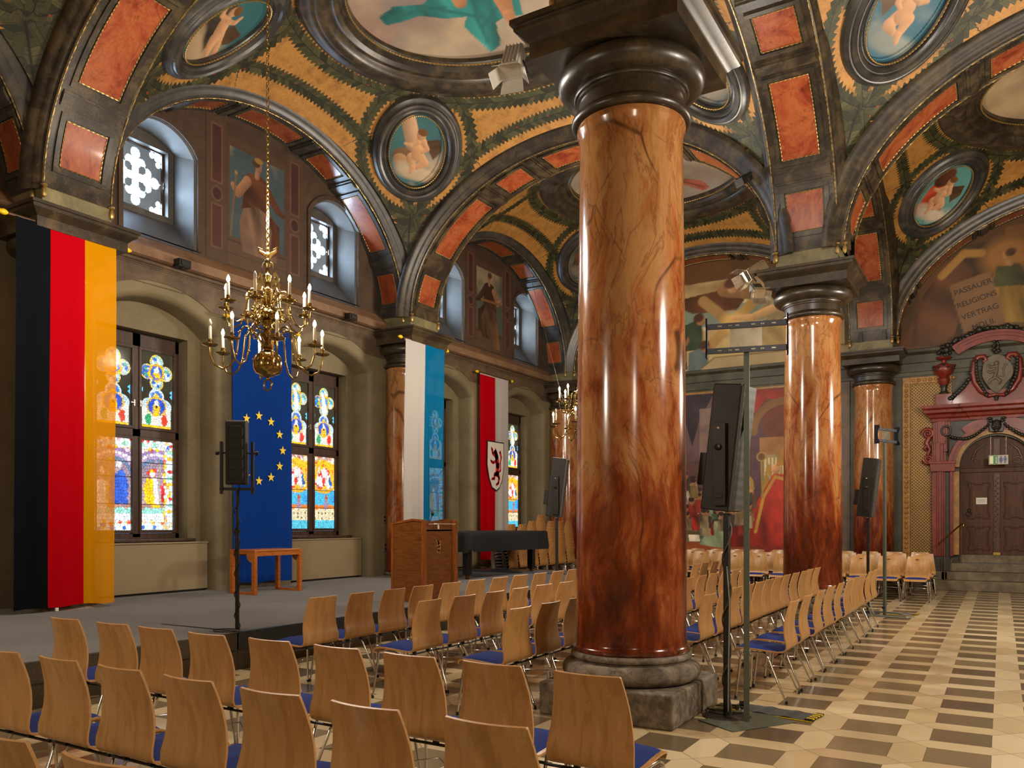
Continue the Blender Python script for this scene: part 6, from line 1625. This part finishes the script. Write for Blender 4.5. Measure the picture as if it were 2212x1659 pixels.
MB().tube([(-1.95, 15.0, .3), (-1.85, 14.9, .012), (-1.6, 14.55, .012), (-1.3, 14.5, .012), (-1.22, 14.8, .012), (-1.5, 15.1, .03), (-1.9, 15.2, .03)], .008, 6).build('lead', M['cable'], c, 40)

# ------------------------------------------------------------------ spotlights and small boxes
def flood(loc, target, label, barn=True, mat_='white', k=1.0):
    r = empty('spotlight', label, 'spotlight', loc)
    d = (Vector(target)-Vector(loc)).normalized(); q = d.to_track_quat('Y', 'Z').to_matrix(); P_ = lambda v: tuple(q@(Vector(v)*k))
    h = MB()
    for y0, y1, w0, w1, hh0, hh1 in ((-.16, .10, .075, .075, .055, .055), (.10, .13, .085, .085, .065, .065)):
        h.add([P_((sx*w, y, sz*z)) for y, w, z in ((y0, w0, hh0), (y1, w1, hh1)) for sx, sz in ((-1,-1),(1,-1),(1,1),(-1,1))], [(0,1,2,3), (7,6,5,4), (0,4,5,1), (1,5,6,2), (2,6,7,3), (3,7,4,0)])
    for i in range(5): x = -.06+.03*i; h.add([P_((x+a, y, .055+b)) for y in (-.15, .09) for a, b in ((-.004, 0), (.004, 0), (.004, .018), (-.004, .018))], [(0,1,2,3), (7,6,5,4), (0,4,5,1), (1,5,6,2), (2,6,7,3), (3,7,4,0)])
    h.build('housing', M[mat_], r, 0, .004)
    MB().add([P_((sx*.062, .128, sz*.045)) for sx, sz in ((-1,-1),(1,-1),(1,1),(-1,1))], [(0,1,2,3)]).build('lens', M['lens'], r, 0)
    if barn:
        b = MB()
        for pts in (((-.085, .13, .065), (.085, .13, .065), (.105, .24, .13), (-.105, .24, .13)), ((-.085, .13, -.065), (.085, .13, -.065), (.10, .24, -.11), (-.10, .24, -.11)), ((.085, .13, -.06), (.085, .13, .06), (.15, .22, .07), (.15, .22, -.07)), ((-.085, .13, -.06), (-.085, .13, .06), (-.15, .22, .07), (-.15, .22, -.07))):
            b.add([P_(p) for p in pts], [(0, 1, 2, 3)])
        o = b.build('barn_door', M[mat_], r, 0); s_ = o.modifiers.new('thick', 'SOLIDIFY'); s_.thickness = .003
    y = MB(); y.tube([P_((-.09, 0, 0)), P_((-.09, -.03, -.12)), P_((.09, -.03, -.12)), P_((.09, 0, 0))], .008*k, 6); y.build('yoke', M['darksteel'], r, 40)
    return r
flood((-3.42, 5.72, 5.30), (-3.3, 5.2, 4.4), 'white spotlight hanging from the front capital, upper centre', k=1.0)
flood((-3.46, 13.42, 5.62), (-4.0, 12.9, 5.15), 'upper silver spotlight at the corner of the second capital', mat_='alu', k=1.35)
flood((-3.40, 13.40, 5.30), (-3.1, 12.9, 4.9), 'lower silver spotlight under the second capital corner', mat_='alu', k=1.1)
flood((-3.60, 13.35, 7.12), (-4.0, 12.6, 6.6), 'small black spotlight on the arch left of the second column', False, 'darksteel', k=1.0)
for y, lab in ((8.38, 'small black box on the left ledge under the first upper window'), (12.27, 'small black box on the ledge near the half column')):
    r = empty('ledge_device', lab, 'device', (XW+.24, y, 5.60)); MB().box(-.06, .10, -.11, .11, -.04, .085).build('housing', M['black'], r, 0, .01); MB().box(.1, .112, -.07, .07, -.02, .05).build('front_window', M['grille_dark'], r, 0); MB().box(-.03, .05, -.02, .02, -.05, -.03).build('bracket', M['darksteel'], r, 0)
for y, z, lab in ((13.62, 1.02, 'wall socket low beside the half column'), (13.60, 1.62, 'light switch beside the half column')):
    r = empty('wall_socket', lab, 'socket', (XW, y, z)); MB().box(0, .018, -.045, .045, -.09, .09).build('plate', M['wall'], r, 0, .004); MB().box(.018, .021, -.02, .02, .02, .06).build('insert', M['black'], r, 0); MB().box(.018, .021, -.02, .02, -.06, -.02).build('insert', M['black'], r, 0)

# ------------------------------------------------------------------ chandeliers
def arm_pts(R, z0, up, n=26):
    """S shaped arm from the body at radius ~.07 to the pan at radius R"""
    P = [(.05, .0), (.10, .06), (.16, .15), (.22, .20), (.28, .20), (.33, .14), (.35, .02), (.37, -.12), (.43, -.24), (.53, -.29), (.62, -.25), (.665, -.15), (.67, -.06)]
    return [(a/.67*R, z0+b*up) for a, b in P]
def chandelier(loc, label, ztop):
    r = empty('chandelier', label, 'chandelier', loc)         # origin at the centre of the big ball
    st = [(.03, -.14), (.06, -.135), (.07, -.12), (.13, -.10), (.155, -.04), (.158, .02), (.14, .09), (.09, .135), (.05, .15), (.045, .17), (.07, .18), (.075, .20), (.05, .22), (.035, .26), (.06, .29), (.085, .31), (.09, .335), (.05, .35), (.035, .40), (.05, .44), (.075, .47), (.06, .50), (.10, .53), (.115, .56), (.09, .60), (.06, .62), (.05, .66), (.075, .69), (.085, .71), (.05, .73), (.03, .76), (.045, .80), (.05, .83), (.03, .85), (.025, .92), (.04, .95), (.045, .98), (.025, 1.0), (.02, 1.08), (.035, 1.11), (.03, 1.15), (.012, 1.18)]
    MB().lathe(st[9:], n=24).build('stem', M['brass'], r, 50); MB().lathe([(.0, -.145)]+st[:10], n=40).build('ball', M['brass'], r, 50)
    MB().tube([(.062*math.cos(a), 0, -.225+.062*math.sin(a)) for a in np.linspace(0, 2*PI, 25)[:-1]], .009, 8, True).build('pull_ring', M['brass'], r, 50)
    MB().sphere((0, 0, -.155), (.018, .018, .022), 10, 6).build('ring_knob', M['brass'], r, 50)
    dead = {(0, 5), (1, 6)}
    for tier, (R, z0, k, n, ph) in enumerate(((.60, .20, .98, 8, .2), (.46, .64, .80, 8, .55))):
        for j in range(n):
            a = 2*PI*j/n+ph; ca, sa = math.cos(a), math.sin(a); pts = arm_pts(R, z0, k)
            am = MB(); am.tube([(p*ca, p*sa, z) for p, z in pts], .0105, 8)
            for q in (5, 7): p, z = pts[q]; am.sphere((p*ca, p*sa, z), (.017, .017, .014), 8, 6)
            cp, cz = pts[3]; am.tube([((cp-.03+.055*(1-i/18)*math.cos(i*.5))*ca, (cp-.03+.055*(1-i/18)*math.cos(i*.5))*sa, cz-.08+.055*(1-i/18)*math.sin(i*.5)) for i in range(16)], .006, 6)
            arm = am.build('arm', M['brass'], r, 60, fix=False)
            p, z = pts[-1]; x, y = p*ca, p*sa
            MB().lathe([(.008, .0), (.03, .002), (.07, .014), (.083, .024), (.085, .028), (.07, .020), (.02, .012), (.018, .02), (.026, .035), (.028, .05), (.02, .06), (.022, .085), (.0, .085)], (x, y, z), 20).build('drip_pan', M['brass'], arm, 50)
            MB().lathe([(.0, .08), (.0165, .08), (.0165, .215), (.01, .225), (.0, .225)], (x, y, z), 12).build('candle', M['wax'], arm, 50)
            off = (tier, j) in dead
            MB().lathe([(.0, .222), (.010, .224), (.0185, .245), (.0185, .262), (.011, .285), (.003, .30), (.0, .302)], (x, y, z), 10).build('bulb', M['deadbulb' if off else 'bulb'], arm, 50)
    o = MB()
    for j in range(8):                                        # rosettes between the tiers
        a = 2*PI*j/8+.3; c = Vector((.16*math.cos(a), .16*math.sin(a), .545)); t = Vector((-math.sin(a), math.cos(a), 0))
        o.tube([tuple(c+t*.045*math.cos(q)+Vector((0, 0, .045*math.sin(q)))) for q in np.linspace(0, 2*PI, 15)[:-1]], .010, 6, True); o.sphere(tuple(c), (.022,)*3, 8, 6)
        for q in np.linspace(0, 2*PI, 9)[:-1]: o.sphere(tuple(c+t*.068*math.cos(q)+Vector((0, 0, .068*math.sin(q)))), (.014,)*3, 6, 4)
        o.tube([(.06*math.cos(a), .06*math.sin(a), .5), (.12*math.cos(a), .12*math.sin(a), .46), (.10*math.cos(a), .10*math.sin(a), .40), (.05*math.cos(a), .05*math.sin(a), .38)], .009, 6)
    o.build('rosettes', M['brass'], r, 60, fix=False)
    w = MB()                                                  # pierced wings and the eagle above
    for s_ in (-1, 1):
        out = [(.03, .86), (.06, .84), (.11, .82), (.155, .83), (.16, .88), (.14, .91), (.15, .95), (.12, .99), (.10, 1.02), (.07, 1.0), (.075, .95), (.05, .92)]
        hol = [[(.075+.025*math.cos(q), .87+.02*math.sin(q)) for q in np.linspace(0, 2*PI, 9)[:-1]], [(.12+.017*math.cos(q), .88+.022*math.sin(q)) for q in np.linspace(0, 2*PI, 9)[:-1]], [(.105+.018*math.cos(q), .95+.025*math.sin(q)) for q in np.linspace(0, 2*PI, 9)[:-1]]]
        w.prism(out, lambda u, z, d: (s_*u*.86, s_*u*.5*0+d, z), -.006, .006, hol)
        w.tube([(0, 0, 1.17), (s_*.04, 0, 1.22), (s_*.09, 0, 1.25), (s_*.10, 0, 1.29), (s_*.06, 0, 1.27)], [.02, .022, .018, .01, .006], 6); w.tube([(0, 0, 1.15), (s_*.05, 0, 1.11), (s_*.06, 0, 1.07)], [.012, .01, .006], 6)
    w.sphere((0, 0, 1.2), (.03, .03, .05), 10, 6); w.sphere((.0, 0, 1.27), (.02, .02, .025), 8, 6); w.sphere((0, 0, 1.22), (.02,)*3, 8, 5)
    ob = w.build('pierced_ornament', M['brassdull'], r, 40, fix=False); ob.rotation_euler = (0, 0, math.radians(31))
    ch = MB(); z = 1.28; i = 0; zt = ztop-loc[2]
    while z < zt:
        L = .052; d = Vector((1, 0, 0)) if i % 2 else Vector((0, 1, 0)); wd = .016
        ch.tube([tuple(d*wd*math.cos(q)+Vector((0, 0, z+L/2+(L/2+.006)*math.sin(q)))) for q in np.linspace(0, 2*PI, 11)[:-1]], .0045, 5, True); z += L-.006; i += 1
    ch.build('chain', M['brassdull'], r, 60, fix=False)
    return r
c1 = chandelier((-6.95, 6.35, 3.29), 'large two-tier brass chandelier with lit candle bulbs in front of the blue banner', ZS+BX-.02)
c2 = copy_tree(c1); c2.location = (-6.78, 13.95, 3.22); c2['label'] = 'second brass chandelier, half hidden behind the front column'
w = empty('guy_wires', 'thin wires steadying the far chandelier', 'wire', (0, 0, 0))
for a, b in (((-10.2, 17.6, 8.3), (-7.3, 14.1, 3.9)), ((-9.4, 19.5, 7.9), (-6.9, 14.1, 4.3))): MB().tube([a, b], .003, 4).build('wire', M['alu'], w, 0)

# ------------------------------------------------------------------ lights
def point(loc, power, color, rad, name):
    l = bpy.data.lights.new(name, 'POINT'); l.energy = power; l.color = color; l.shadow_soft_size = rad
    o = bpy.data.objects.new(name, l); COL.objects.link(o); o.location = loc; return o
def spot(loc, target, power, color, ang, blend, rad, name):
    l = bpy.data.lights.new(name, 'SPOT'); l.energy = power; l.color = color; l.spot_size = math.radians(ang); l.spot_blend = blend; l.shadow_soft_size = rad
    o = bpy.data.objects.new(name, l); COL.objects.link(o); o.location = loc
    o.rotation_euler = (Vector(target)-Vector(loc)).to_track_quat('-Z', 'Y').to_euler(); return o
WARM = (1., .89, .74); HAL = (1., .92, .80); DAY = (.55, .75, 1.)
PWR = 1.0
for x, y, p in ((-6.95, 6.35, 560), (-6.78, 13.95, 560), (1.55, 6.35, 560), (1.55, 13.95, 700), (1.55, -1.0, 150), (-6.9, -1.0, 320)):
    point((x, y, 4.95 if x < -5 and y > 0 else 3.9), p*PWR, WARM, .35, 'chandelier_fill')  # two light the modelled chandeliers; the rest are fill in unseen bays, without fixtures
# floods on the capitals, aimed into the vaults
spot((-3.5, 5.6, 5.9), (CXL, YM[1]+.5, 9.6), 230, HAL, 120, .8, .15, 'vault_flood'); spot((-3.45, 13.3, 5.9), (CXL, YM[1], 9.6), 200, HAL, 120, .8, .15, 'vault_flood')
spot((-1.5, 7.6, 6.1), (CXR-.8, YM[1]+.8, 9.6), 620, HAL, 130, .8, .15, 'vault_flood'); spot((-1.9, 14.7, 5.9), (CXR, YM[2], 9.6), 200, HAL, 120, .8, .15, 'vault_flood'); spot((-3.4, 14.7, 5.9), (CXL, YM[2], 9.6), 170, HAL, 120, .8, .15, 'vault_flood')
spot((-1.2, 7.2, 5.7), (-2.6, 14., 6.4), 500, HAL, 46, .6, .1, 'vault_flood')
world = bpy.data.worlds.new('daylight'); SC.world = world; world.use_nodes = True
world.node_tree.nodes['Background'].inputs[0].default_value = (.5, .65, 1, 1); world.node_tree.nodes['Background'].inputs[1].default_value = .3

# ------------------------------------------------------------------ camera
F, U0, V0, TH = 1765.0, 1106.0, 1128.0, math.atan((2164-1106)/1765.0)
cam = bpy.data.cameras.new('camera'); co = bpy.data.objects.new('camera', cam); COL.objects.link(co)
co.location = (0, 0, 1.55); co.rotation_euler = (PI/2, 0, TH)
cam.sensor_width = 36; cam.lens = F/2212*36; cam.shift_x = 0; cam.shift_y = (V0-1659/2)/2212; cam.clip_end = 100
SC.camera = co
vs = SC.view_settings; vs.view_transform = 'Standard'; vs.look = 'None'; vs.gamma = 1; vs.exposure = 0.2; vs.use_curve_mapping = False
SC.cycles.max_bounces = 5; SC.cycles.diffuse_bounces = 3; SC.cycles.glossy_bounces = 2; SC.cycles.transmission_bounces = 4; SC.cycles.transparent_max_bounces = 6
SC.cycles.sample_clamp_indirect = 4.0; SC.cycles.sample_clamp_direct = 0; SC.cycles.caustics_reflective = False; SC.cycles.caustics_refractive = False
SC.cycles.use_denoising = True; SC.cycles.use_adaptive_sampling = True; SC.cycles.adaptive_threshold = .04
